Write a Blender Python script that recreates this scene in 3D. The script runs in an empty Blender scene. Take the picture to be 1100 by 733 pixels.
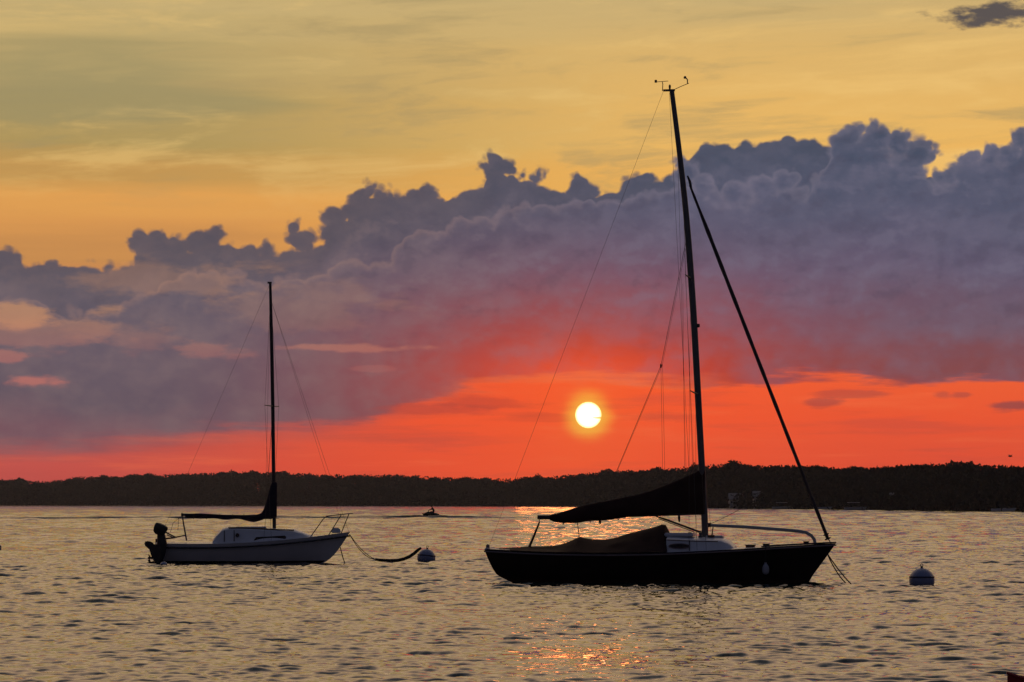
import bpy, bmesh, math, random
import numpy as np
from mathutils import Vector, Matrix, noise as mnoise

R = math.radians
random.seed(7)
rng = np.random.default_rng(11)
scene = bpy.context.scene
col = scene.collection

# ------------------------------------------------------------------ camera
FPX = 3000.0            # focal length in pixels of the 1100 px wide photograph
CAM_H = 2.0             # eye height over the lake
HORIZ = 540.0
PITCH = math.atan((HORIZ - 366.5) / FPX)
cam_data = bpy.data.cameras.new('camera')
cam = bpy.data.objects.new('camera', cam_data)
col.objects.link(cam)
cam.location = (0, 0, CAM_H)
cam.rotation_euler = (math.pi / 2 + PITCH, 0, 0)
cam_data.sensor_width = 36.0
cam_data.lens = FPX / 1100.0 * 36.0
cam_data.clip_start = 0.5
cam_data.clip_end = 30000
scene.camera = cam

# ------------------------------------------------------------------ colour helpers
def lin(c):
    c = c / 255.0
    return c / 12.92 if c <= 0.04045 else ((c + 0.055) / 1.055) ** 2.4
def srgb(r, g, b):
    return (lin(r), lin(g), lin(b), 1.0)

# angular sky units: azimuth / elevation in 1/3000 rad.  a(x), e(y): direction of a photo point
def ray(px, py):
    dx = (px - 550.0) / FPX
    dz = (366.5 - py) / FPX
    c, s = math.cos(PITCH), math.sin(PITCH)
    return Vector((dx, c - dz * s, s + dz * c))
def ang(px, py):
    d = ray(px, py).normalized()
    return math.atan2(d.x, d.y) * 3000.0, math.asin(d.z) * 3000.0

# ------------------------------------------------------------------ world
SUN_AZ, SUN_EL = ang(632, 446)
world = bpy.data.worlds.new('World')
scene.world = world
world.use_nodes = True
NT = world.node_tree
for n in list(NT.nodes):
    NT.nodes.remove(n)

class X:
    """a socket with arithmetic"""
    def __init__(self, s): self.s = s
    def __add__(self, o): return m('ADD', self, o)
    __radd__ = __add__
    def __sub__(self, o): return m('SUBTRACT', self, o)
    def __rsub__(self, o): return m('SUBTRACT', o, self)
    def __mul__(self, o): return m('MULTIPLY', self, o)
    __rmul__ = __mul__
    def __truediv__(self, o): return m('DIVIDE', self, o)
def put(inp, v):
    if isinstance(v, X): NT.links.new(v.s, inp)
    else: inp.default_value = v
def m(op, a, b=None, c=None, clamp=False):
    n = NT.nodes.new('ShaderNodeMath'); n.operation = op; n.use_clamp = clamp
    put(n.inputs[0], a)
    if b is not None: put(n.inputs[1], b)
    if c is not None: put(n.inputs[2], c)
    return X(n.outputs[0])
def sstep(lo, hi, v):
    n = NT.nodes.new('ShaderNodeMapRange'); n.interpolation_type = 'SMOOTHSTEP'; n.clamp = True
    put(n.inputs['Value'], v)
    n.inputs['From Min'].default_value = lo; n.inputs['From Max'].default_value = hi
    return X(n.outputs['Result'])
def vec(a, b, c=0.0):
    n = NT.nodes.new('ShaderNodeCombineXYZ')
    put(n.inputs[0], a); put(n.inputs[1], b); put(n.inputs[2], c)
    return X(n.outputs[0])
def fbm(v, detail=4, rough=0.55, scale=1.0):
    n = NT.nodes.new('ShaderNodeTexNoise'); n.noise_dimensions = '2D'
    put(n.inputs['Vector'], v); n.inputs['Scale'].default_value = scale
    n.inputs['Detail'].default_value = detail; n.inputs['Roughness'].default_value = rough
    return X(n.outputs['Fac'])
def cells(v, smooth=0.0):
    n = NT.nodes.new('ShaderNodeTexVoronoi'); n.voronoi_dimensions = '2D'
    n.feature = 'SMOOTH_F1' if smooth else 'F1'
    put(n.inputs['Vector'], v); n.inputs['Scale'].default_value = 1.0
    if smooth: n.inputs['Smoothness'].default_value = smooth
    return X(n.outputs['Distance'])
def mix(f, a, b, mode='MIX'):
    n = NT.nodes.new('ShaderNodeMix'); n.data_type = 'RGBA'; n.blend_type = mode
    put(n.inputs[0], f); put(n.inputs[6], a); put(n.inputs[7], b)
    return X(n.outputs[2])
def ramp(f, lo, hi, stops):
    """stops: (value, rgb255)"""
    n = NT.nodes.new('ShaderNodeValToRGB'); n.color_ramp.interpolation = 'LINEAR'
    st = sorted(((v - lo) / (hi - lo), c) for v, c in stops)
    e = n.color_ramp.elements
    e[0].position, e[0].color = st[0][0], srgb(*st[0][1])
    e[1].position, e[1].color = st[-1][0], srgb(*st[-1][1])
    for p, c in st[1:-1]:
        k = e.new(p); k.color = srgb(*c)
    put(n.inputs[0], (f - lo) / (hi - lo))
    return X(n.outputs[0])
def curve(f, lo, hi, ylo, yhi, pts):
    n = NT.nodes.new('ShaderNodeFloatCurve')
    c = n.mapping.curves[0]
    q = sorted(((x - lo) / (hi - lo), (y - ylo) / (yhi - ylo)) for x, y in pts)
    c.points[0].location = q[0]; c.points[1].location = q[-1]
    for p in q[1:-1]: c.points.new(*p)
    for p in c.points: p.handle_type = 'VECTOR'
    n.mapping.update()
    put(n.inputs['Value'], (f - lo) / (hi - lo))
    return X(n.outputs[0]) * (yhi - ylo) + ylo
def ell(u, v, px, py, rx, ry):
    a, e = ang(px, py)
    du = (u - a) / rx; dv = (v - e) / ry
    return m('SQRT', du * du + dv * dv)

def build_sky():
    tc = NT.nodes.new('ShaderNodeTexCoord')
    sx = NT.nodes.new('ShaderNodeSeparateXYZ')
    NT.links.new(tc.outputs['Generated'], sx.inputs[0])
    dx, dy, dz = (X(o) for o in sx.outputs)
    u = m('ARCTAN2', dx, dy) * 3000.0            # azimuth, 0 straight ahead
    v = m('MAXIMUM', m('ARCSINE', m('MINIMUM', m('MAXIMUM', dz, -1.0), 1.0)) * 3000.0, -40.0)   # elevation
    E = lambda y: 540.0 - y                      # elevation of a photo height
    # ---- clear sky and high haze behind the cloud bank
    st = vec(u / 330.0, v / 62.0 + u / 1500.0)
    streak = fbm(vec(u / 300.0 + (fbm(st, 3, 0.5) - 0.5) * 0.9, v / 50.0 - u / 900.0), 7, 0.62)
    st2 = fbm(vec(u / 900.0 + 3.1, v / 40.0 + 7.7), 5, 0.55)
    vw = v + (st2 - 0.5) * 70.0
    rightc = ramp(vw, -40, 620, [(E(537), (214, 76, 60)), (E(500), (228, 80, 58)), (E(450), (240, 84, 52)), (E(405), (244, 92, 52)),
             (E(330), (238, 150, 78)), (E(230), (240, 176, 84)), (E(150), (236, 184, 100)), (E(60), (222, 180, 108)), (E(0), (202, 174, 118)), (E(-70), (200, 172, 118))])
    leftc = ramp(vw, -40, 620, [(E(537), (196, 78, 78)), (E(490), (214, 84, 78)), (E(462), (206, 92, 84)), (E(410), (214, 125, 95)),
             (E(330), (214, 138, 84)), (E(275), (200, 140, 80)), (E(245), (218, 152, 82)), (E(218), (226, 161, 84)), (E(190), (198, 151, 84)), (E(150), (176, 150, 92)),
             (E(90), (180, 157, 104)), (E(20), (198, 173, 118)), (E(-70), (204, 174, 116))])
    side = sstep(-420.0, 260.0, u + (streak - 0.5) * 420.0)
    c = mix(side, leftc, rightc)
    # thin grey-green veil and bright wisps high up
    up = sstep(E(250), E(170), v)
    c = mix(sstep(0.50, 0.70, streak) * up * 0.52, c, srgb(160, 143, 102))
    c = mix(sstep(0.50, 0.28, streak) * up * 0.42, c, srgb(244, 202, 124))
    veil = ell(u + (st2 - 0.5) * 90.0, v + (streak - 0.5) * 120.0, 90, 100, 200.0, 52.0) + (st2 - 0.5) * 1.2
    c = mix(sstep(1.15, 0.45, veil) * 0.7, c, srgb(156, 144, 102))
    # ---- high sky that only the water and the decks see
    high = ramp(v, 0, 4720, [(540, (204, 176, 126)), (800, (246, 206, 160)), (1300, (246, 204, 170)), (1800, (206, 182, 164)), (2290, (136, 136, 140)), (3400, (78, 90, 104)), (4720, (62, 74, 104))])
    hs = fbm(vec(u / 1400.0 + 1.7, v / 420.0 + 6.1), 5, 0.6)
    high = mix(sstep(0.50, 0.70, hs) * 0.40, high, srgb(150, 134, 132))
    high = mix(sstep(0.46, 0.30, hs) * 0.40, high, srgb(255, 214, 150))
    high = mix(1.0, high, (1.15, 1.15, 1.15, 1), 'MULTIPLY')
    back = sstep(1400.0, 4200.0, m('ABSOLUTE', u))
    nish = NT.nodes.new('ShaderNodeTexSky'); nish.sky_type = 'NISHITA'; nish.sun_disc = False
    nish.sun_elevation = SUN_EL / 3000.0; nish.sun_rotation = SUN_AZ / 3000.0
    nish.air_density = 1.5; nish.dust_density = 2.5
    nb = mix(1.0, X(nish.outputs[0]), (0.05, 0.05, 0.05, 1), 'MULTIPLY')
    dusk = mix(0.5, ramp(v, 0, 4720, [(0, (70, 66, 90)), (500, (74, 72, 100)), (2000, (64, 74, 106)), (4720, (70, 82, 112))]), nb)
    c = mix(sstep(520.0, 800.0, v), c, high)
    # ---- red band and sun glow
    sun_d = ell(u, v, 632, 446, 1.0, 1.0)
    glow = m('EXPONENT', sun_d * sun_d * (-1.0 / (230.0 * 230.0)))
    low = sstep(E(330), E(420), v)
    c = mix(glow * low * 0.9, c, srgb(255, 82, 36))
    # ---- cloud bank
    wv = vec(u / 46.0, v / 46.0)
    w1 = fbm(wv, 2, 0.5) - 0.5
    w2 = fbm(vec(u / 46.0 + 19.3, v / 46.0 + 4.2), 2, 0.5) - 0.5
    uw = u + w1 * 22.0
    vwp = v + w2 * 18.0
    d1 = cells(vec(uw / 44.0, vwp / 40.0), 0.25)
    d2 = cells(vec(uw / 19.0 + 3.3, vwp / 18.0), 0.2)
    d3 = cells(vec(uw / 8.5 + 9.1, vwp / 8.0))
    lob = (0.5 - d1 * d1) * 24.0 + (0.4 - d2 * d2) * 13.0 + (0.4 - d3 * d3) * 5.0
    def prof(pts, shift=0):
        q = [ang(x, y) for x, y in pts]
        return curve(uw, -760, 760, -60, 600, [(-760, q[0][1])] + q + [(760, q[-1][1])])
    soft = fbm(vec(u / 120.0 + 5.0, v / 60.0), 5, 0.6)
    fine = fbm(vec(u / 60.0 + 5.0, v / 34.0 + 2.0), 6, 0.62)
    # body colour of the bank: slate above, mauve below, lit red from under near the sun
    base_r = ramp(v + (soft - 0.5) * 60.0, 60, 460, [(E(420), (140, 66, 72)), (E(395), (130, 72, 76)), (E(350), (108, 82, 98)), (E(290), (96, 87, 110)), (E(230), (84, 86, 108)), (E(170), (72, 80, 101)), (E(130), (68, 76, 94))])
    base_l = ramp(v + (soft - 0.5) * 60.0, 60, 460, [(E(470), (118, 82, 94)), (E(430), (98, 84, 97)), (E(370), (100, 89, 102)), (E(300), (96, 90, 103)), (E(250), (88, 83, 94)), (E(180), (84, 78, 84))])
    body = mix(sstep(-350.0, 250.0, u), base_l, base_r)
    rx = (u - SUN_AZ) / 230.0; ry = (v - E(408)) / 88.0
    redden = m('EXPONENT', (rx * rx + ry * ry) * -1.0)
    body = mix(redden * 0.88, body, srgb(192, 58, 38))
    rx2 = (u - SUN_AZ) / 110.0; ry2 = (v - E(408)) / 34.0
    body = mix(m('EXPONENT', (rx2 * rx2 + ry2 * ry2) * -1.0) * 0.8, body, srgb(246, 76, 40))
    rim_l = srgb(142, 118, 116); rim_r = srgb(120, 114, 134)
    rim = mix(sstep(-250.0, 200.0, u), rim_l, rim_r)
    f1 = fbm(vec(u / 84.0 + 31.0, v / 58.0 + 12.0), 6, 0.58)
    f2 = fbm(vec((u + 7.0) / 84.0 + 31.0, (v - 9.0) / 58.0 + 12.0), 6, 0.58)
    relief = (f1 - f2) * (0.35 + 0.65 * sstep(E(410), E(290), v)) * 0.85                                   # self-shadow of the cloud lumps, put into their colour
    puff_lob = (fine - 0.5) * 9.0 + (0.42 - d2 * d2) * 9.0 + (0.42 - d3 * d3) * 5.0
    pv = vec(uw, vwp)
    def layer(c, pts, k, dark, off, rimk, edge, puffs=()):
        top = prof(pts)
        dens = (top - vwp) + lob * k + off + (fine - 0.5) * 12.0
        best = None
        for x, y, r in puffs:                      # the turrets of the bank, each a round head
            a_, e_ = ang(x, y)
            n = NT.nodes.new('ShaderNodeVectorMath'); n.operation = 'DISTANCE'
            put(n.inputs[0], pv); n.inputs[1].default_value = (a_, e_, 0)
            d = r * 1.12 + 1.5 - X(n.outputs['Value'])
            best = d if best is None else m('SMOOTH_MAX', best, d, 3.0)
        if best is not None:
            dens = m('SMOOTH_MAX', dens, best + puff_lob - 2.0, 5.0)
        a = sstep(0.0, edge, dens)
        shade = sstep(0.66, 0.30, fine) * 0.42 + sstep(0.5, 0.1, d1) * 0.16 + sstep(0.5, 0.05, d2) * 0.10
        cc = mix(m('MINIMUM', shade, 1.0) , body, mix(0.5, body, rim))
        cc = mix(sstep(0.01, 0.13, relief) * 0.50, cc, mix(0.6, body, rim))
        cc = mix(sstep(-0.01, -0.13, relief) * 0.42, cc, mix(0.55, body, srgb(66, 62, 80)))
        cc = mix(sstep(15.0, 0.0, dens) * rimk, cc, mix(sstep(-250.0, 200.0, u), srgb(166, 128, 114), srgb(136, 126, 140)))
        if dark: cc = mix(sstep(70.0, 0.0, dens) * dark, cc, mix(sstep(-250.0, 200.0, u), srgb(88, 80, 88), srgb(70, 76, 92)))
        return mix(a, c, cc), a
    BACK = [(-200, 300), (0, 288), (18, 291), (60, 305), (100, 302), (138, 300), (150, 284), (240, 282), (300, 286), (346, 278), (360, 252),
            (385, 226), (460, 221), (480, 230), (516, 222), (522, 204), (548, 202), (556, 214), (588, 220), (655, 222), (703, 216), (728, 196), (752, 177), (800, 173), (850, 167), (876, 164), (886, 168), (900, 174), (1012, 214), (1024, 200), (1100, 200)]
    BPUFF = [(152, 262, 14), (168, 262, 15), (190, 264, 14), (210, 264, 12), (226, 257, 12), (250, 276, 11), (272, 278, 10), (292, 274, 11), (316, 247, 9), (323, 262, 12), (331, 256, 7),
             (362, 238, 14), (354, 250, 10), (388, 215, 13), (394, 205, 10), (408, 222, 15), (425, 219, 13), (445, 215, 13), (458, 209, 11), (471, 223, 11), (374, 228, 11),
             (500, 219, 9), (491, 214, 6), (535, 178, 12), (525, 182, 10), (546, 181, 8), (531, 197, 12), (545, 198, 10), (560, 189, 6), (577, 191, 6), (580, 186, 4), (589, 187, 3), (574, 205, 8),
             (598, 217, 8), (628, 203, 13), (620, 199, 8), (640, 206, 9), (656, 213, 8), (683, 203, 13), (675, 198, 8), (693, 200, 9), (709, 209, 8), (716, 201, 8)]
    MPUFF = [(905, 160, 19), (914, 148, 12), (940, 152, 18), (938, 141, 10), (965, 153, 15), (985, 166, 16), (1000, 166, 8), (975, 180, 20), (1040, 186, 19), (1045, 172, 11), (1065, 168, 13), (1085, 166, 13), (1098, 152, 11), (1020, 191, 10), (1012, 190, 7),
             (738, 186, 14), (731, 176, 9), (755, 200, 15), (790, 212, 16), (770, 214, 12), (820, 204, 17), (842, 196, 14)]
    MID = [(-200, 342), (0, 330), (60, 334), (110, 340), (150, 326), (180, 304), (240, 300), (290, 306), (340, 308), (400, 284), (440, 264), (470, 252), (500, 246), (540, 234), (590, 232), (630, 222), (670, 226), (700, 214), (724, 204), (742, 200), (770, 226), (800, 226), (830, 212), (876, 204), (892, 172), (910, 162), (945, 158), (980, 174), (1000, 210), (1022, 208), (1034, 190), (1060, 177), (1090, 172), (1100, 160), (1250, 160)]
    FRONT = [(-200, 380), (0, 372), (50, 380), (90, 352), (140, 340), (200, 330), (260, 318), (330, 316), (380, 300), (430, 296), (480, 276), (540, 268), (600, 270), (660, 262), (720, 250), (780, 256), (830, 246), (880, 232), (930, 240), (980, 252), (1030, 236), (1080, 226), (1100, 224)]
    c, a0 = layer(c, BACK, 0.8, 0.55, 12.0, 0.15, 6.0, BPUFF)
    c, a1 = layer(c, MID, 0.9, 0.0, 1.0, 0.40, 6.0, MPUFF)
    c, a2 = layer(c, FRONT, 1.6, 0.0, -10.0, 0.16, 26.0)
    # ---- gaps low in the left bank with the bright sky behind
    gapc = mix(sstep(E(400), E(330), v), srgb(206, 118, 104), srgb(206, 148, 104))
    gn = fbm(vec(u / 90.0 + 2.2, v / 26.0 + 9.4), 6, 0.62)
    for (x, y, gx, gy, s) in ((18, 338, 48, 15, 0.62), (38, 410, 44, 9, 0.6), (4, 381, 26, 10, 0.4), (135, 362, 75, 26, 0.16), (225, 378, 50, 14, 0.25), (380, 374, 84, 6, 0.4), (402, 396, 26, 4, 0.16), (118, 332, 26, 10, 0.4), (190, 300, 120, 26, 0.2), (60, 360, 110, 22, 0.25), (330, 330, 120, 40, 0.12)):
        k = ell(u, v, x, y, gx, gy)
        c = mix(sstep(0.10, 0.34, gn - 0.42 + (1.0 - k) * 0.42) * sstep(1.5, 0.8, k) * s, c, gapc)
    # ---- underside: the bank ends over the red band
    botp = [ang(x, y) for x, y in [(-200, 478), (0, 476), (120, 470), (220, 462), (330, 454), (400, 446), (450, 430), (500, 416), (560, 408), (640, 405), (720, 411), (760, 410), (830, 407), (900, 404), (1000, 406), (1100, 407)]]
    bot = curve(u, -760, 760, -60, 600, [(-760, botp[0][1])] + botp + [(760, botp[-1][1])])
    bs = fbm(vec(u / 130.0 + 1.0, v / 15.0 + 4.0), 5, 0.6)
    under = v - bot + (bs - 0.5) * 34.0
    redband = ramp(v, -40, 180, [(E(537), (216, 72, 46)), (E(500), (230, 76, 46)), (E(450), (240, 85, 45)), (E(400), (242, 97, 50))])
    pink = ramp(v, -40, 180, [(E(537), (186, 74, 70)), (E(498), (202, 80, 72)), (E(470), (170, 82, 82)), (E(430), (124, 84, 98))])
    bandc = mix(sstep(-570.0, -60.0, u), pink, redband)
    bandc = mix(glow * 0.75, bandc, srgb(252, 84, 38))
    haze = fbm(vec(u / 260.0 + 8.0, v / 18.0), 5, 0.6)
    bandc = mix(sstep(0.52, 0.75, haze) * 0.35, bandc, srgb(188, 70, 62))
    bandc = mix(sstep(0.45, 0.25, haze) * 0.30, bandc, srgb(250, 118, 70))
    left_soft = sstep(100.0, -500.0, u)
    a_under = sstep(-7.0, 3.0, under) * (1.0 - left_soft) + sstep(-26.0, 10.0, under) * left_soft
    c = mix(a_under, bandc, c)
    # dark scud under the bank
    sw = (bs - 0.5) * 2.2 + (fine - 0.5) * 1.2
    for (x, y, gx, gy, s) in ((525, 431, 78, 10, 0.55), (590, 449, 66, 5, 0.35), (706, 447, 58, 7, 0.5), (560, 446, 40, 4, 0.3), (460, 441, 80, 9, 0.5), (884, 434, 20, 5, 0.6), (915, 423, 40, 4, 0.45), (1012, 424, 11, 4, 0.4), (1033, 424, 13, 4, 0.45), (1092, 437, 34, 7, 0.75), (420, 470, 130, 8, 0.2)):
        c = mix(sstep(1.1, 0.35, ell(u, v, x, y, gx, gy) + sw) * s, c, mix(glow, srgb(128, 66, 72), srgb(196, 62, 44)))
    # lit lower fringe of the cloud over the sun
    c = mix(sstep(10.0, 0.0, m('ABSOLUTE', under - 1.0)) * sstep(190.0, 40.0, sun_d) * 0.55, c, srgb(255, 120, 60))
    # stray dark cloud, upper right
    sc = ell(u, v, 1076, 13, 80, 15) + (fine - 0.5) * 1.5 + (fbm(vec(u / 36.0, v / 14.0), 5, 0.62) - 0.5) * 1.7
    c = mix(sstep(1.1, 0.35, sc) * 0.92, c, srgb(68, 68, 78))
    # ---- sun
    h1 = m('EXPONENT', sun_d * (-1.0 / 46.0)) * (0.65 + 0.7 * haze)
    c = mix(h1 * 0.42, c, srgb(255, 112, 40))
    h2 = sstep(38.0, 12.0, sun_d + (haze - 0.5) * 14.0)
    c = mix(h2 * h2 * 0.7, c, srgb(255, 196, 66))
    notch = sstep(1.2, 0.6, ell(u, v, 643, 449, 9.0, 1.2))
    disc = sstep(14.6, 12.8, sun_d) * (1.0 - notch * 0.8)
    c = mix(disc, c, mix(sstep(6.0, 14.0, sun_d), (3.0, 3.0, 2.3, 1), (2.4, 1.9, 0.75, 1)))
    c = mix(back, c, dusk)
    bg = NT.nodes.new('ShaderNodeBackground'); put(bg.inputs[0], c); bg.inputs[1].default_value = 1.0
    out = NT.nodes.new('ShaderNodeOutputWorld'); NT.links.new(bg.outputs[0], out.inputs[0])
build_sky()
world.cycles.sampling_method = 'MANUAL'
world.cycles.sample_map_resolution = 1024

sun_data = bpy.data.lights.new('sun', 'SUN')
sun_data.energy = 0.012
sun_data.angle = R(3.0)
sun_data.color = (1.0, 0.30, 0.08)
sun = bpy.data.objects.new('sun', sun_data)
col.objects.link(sun)
sa, se = SUN_AZ / 3000.0, SUN_EL / 3000.0
sdir = Vector((math.sin(sa) * math.cos(se), math.cos(sa) * math.cos(se), math.sin(se)))
sun.rotation_euler = (-sdir).to_track_quat('-Z', 'Y').to_euler()
sun.location = sdir * 50 + Vector((0, 0, 20))

scene.view_settings.view_transform = 'Standard'
scene.view_settings.look = 'None'
scene.view_settings.exposure = 0.0
scene.view_settings.gamma = 1.0
scene.view_settings.use_curve_mapping = False

# ------------------------------------------------------------------ materials
def mat(name, color, rough=0.6, metal=0.0, var=0.12, vscale=3.0, bump=0.0, bscale=40.0, spec=0.5, stripes=None):
    """stretchy dirt and tone variation over a base colour, optional bump"""
    mt = bpy.data.materials.new(name); mt.use_nodes = True
    nt = mt.node_tree; b = nt.nodes['Principled BSDF']
    tc = nt.nodes.new('ShaderNodeTexCoord')
    no = nt.nodes.new('ShaderNodeTexNoise'); no.inputs['Scale'].default_value = vscale; no.inputs['Detail'].default_value = 6
    nt.links.new(tc.outputs['Object'], no.inputs['Vector'])
    cr = nt.nodes.new('ShaderNodeValToRGB')
    cr.color_ramp.elements[0].position = 0.3; cr.color_ramp.elements[1].position = 0.7
    cr.color_ramp.elements[0].color = tuple(c * (1 - var) for c in color) + (1,)
    cr.color_ramp.elements[1].color = tuple(min(1, c * (1 + var)) for c in color) + (1,)
    nt.links.new(no.outputs['Fac'], cr.inputs[0])
    nt.links.new(cr.outputs[0], b.inputs['Base Color'])
    b.inputs['Roughness'].default_value = rough
    b.inputs['Metallic'].default_value = metal
    b.inputs['Specular IOR Level'].default_value = spec
    if bump:
        n2 = nt.nodes.new('ShaderNodeTexNoise'); n2.inputs['Scale'].default_value = bscale; n2.inputs['Detail'].default_value = 3
        nt.links.new(tc.outputs['Object'], n2.inputs['Vector'])
        bp = nt.nodes.new('ShaderNodeBump'); bp.inputs['Strength'].default_value = bump; bp.inputs['Distance'].default_value = 0.02
        nt.links.new(n2.outputs['Fac'], bp.inputs['Height']); nt.links.new(bp.outputs[0], b.inputs['Normal'])
    return mt

M = {}
M['white_gel'] = mat('white_gelcoat', (0.62, 0.63, 0.66), 0.35, var=0.06)
M['hull_white'] = mat('hull_white', (0.66, 0.65, 0.67), 0.35, var=0.08, vscale=1.2)
M['hull_dark'] = mat('hull_dark_maroon', (0.012, 0.006, 0.007), 0.3, var=0.3)
M['boot_dark'] = mat('boot_stripe_dark', (0.010, 0.011, 0.014), 0.5)
M['boot_red'] = mat('boot_stripe_red', (0.05, 0.016, 0.014), 0.5)
M['rail_dark'] = mat('rub_rail_dark', (0.02, 0.02, 0.025), 0.5)
M['rail_light'] = mat('rub_rail_light', (0.20, 0.15, 0.15), 0.45)
M['canvas_brown'] = mat('canvas_brown', (0.032, 0.015, 0.013), 0.9, var=0.2, bump=0.5, bscale=9, spec=0.15)
M['canvas_navy'] = mat('canvas_navy', (0.016, 0.016, 0.030), 0.85, var=0.2, bump=0.5, bscale=9, spec=0.15)
M['spar'] = mat('spar_aluminium', (0.12, 0.115, 0.12), 0.5, metal=0.35)
M['pole'] = mat('pole_grey', (0.36, 0.35, 0.36), 0.5)
M['spar_dark'] = mat('spar_dark', (0.03, 0.026, 0.026), 0.5)
M['steel'] = mat('steel_rail', (0.10, 0.10, 0.11), 0.4, metal=0.6)
M['wire'] = mat('rigging_wire', (0.03, 0.028, 0.03), 0.5)
M['sail_roll'] = mat('rolled_sail', (0.055, 0.042, 0.045), 0.8)
M['rope'] = mat('mooring_rope', (0.03, 0.026, 0.022), 0.9)
M['black'] = mat('black_plastic', (0.010, 0.010, 0.012), 0.45)
M['glass'] = mat('dark_window', (0.010, 0.010, 0.014), 0.12)
M['buoy_white'] = mat('buoy_white', (0.22, 0.24, 0.36), 0.45, var=0.12)
M['buoy_band'] = mat('buoy_blue_band', (0.01, 0.014, 0.06), 0.5)
M['wood'] = mat('varnished_wood', (0.08, 0.035, 0.016), 0.4)
M['red'] = mat('dark_red_hull', (0.34, 0.02, 0.018), 0.4)
M['fender'] = mat('fender_white', (0.34, 0.34, 0.37), 0.5)
M['bark'] = mat('bark', (0.05, 0.04, 0.03), 0.9)
M['leaf'] = mat('dark_foliage', (0.019, 0.024, 0.024), 0.95, var=0.25, vscale=0.35, spec=0.1)
M['leaf_b'] = mat('olive_foliage', (0.022, 0.024, 0.023), 0.95, var=0.25, vscale=0.35, spec=0.1)
M['soil'] = mat('shore_soil', (0.022, 0.019, 0.014), 0.95, vscale=0.1)
M['siding'] = mat('pale_siding', (0.34, 0.34, 0.35), 0.7)
M['roof'] = mat('grey_roof', (0.16, 0.16, 0.18), 0.8)
M['skin'] = mat('skin', (0.30, 0.16, 0.10), 0.6)
M['cloth'] = mat('dark_clothes', (0.02, 0.02, 0.025), 0.8)

def water_material():
    mt = bpy.data.materials.new('lake_water'); mt.use_nodes = True
    nt = mt.node_tree; b = nt.nodes['Principled BSDF']
    b.inputs['Base Color'].default_value = (0.012, 0.018, 0.018, 1)
    b.inputs['Roughness'].default_value = 0.02
    b.inputs['IOR'].default_value = 1.333
    b.inputs['Specular IOR Level'].default_value = 0.5
    tc = nt.nodes.new('ShaderNodeTexCoord')
    geo = nt.nodes.new('ShaderNodeNewGeometry')
    vs = []
    for sc_, amp in ((7.5, 0.16), (2.6, 0.085)):
        n = nt.nodes.new('ShaderNodeTexNoise'); n.inputs['Scale'].default_value = sc_; n.inputs['Detail'].default_value = 2
        nt.links.new(tc.outputs['Object'], n.inputs['Vector'])
        s = nt.nodes.new('ShaderNodeVectorMath'); s.operation = 'SUBTRACT'; s.inputs[1].default_value = (0.5, 0.5, 0.5)
        nt.links.new(n.outputs['Color'], s.inputs[0])
        k = nt.nodes.new('ShaderNodeVectorMath'); k.operation = 'MULTIPLY'; k.inputs[1].default_value = (amp * 1.6, amp * 1.6, 0)
        nt.links.new(s.outputs[0], k.inputs[0]); vs.append(k)
    a1 = nt.nodes.new('ShaderNodeVectorMath'); a1.operation = 'ADD'
    nt.links.new(vs[0].outputs[0], a1.inputs[0]); nt.links.new(vs[1].outputs[0], a1.inputs[1])
    a2 = nt.nodes.new('ShaderNodeVectorMath'); a2.operation = 'ADD'
    nt.links.new(a1.outputs[0], a2.inputs[0]); nt.links.new(geo.outputs['Normal'], a2.inputs[1])
    nn = nt.nodes.new('ShaderNodeVectorMath'); nn.operation = 'NORMALIZE'
    nt.links.new(a2.outputs[0], nn.inputs[0]); nt.links.new(nn.outputs[0], b.inputs['Normal'])
    return mt
M['water'] = water_material()

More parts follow.
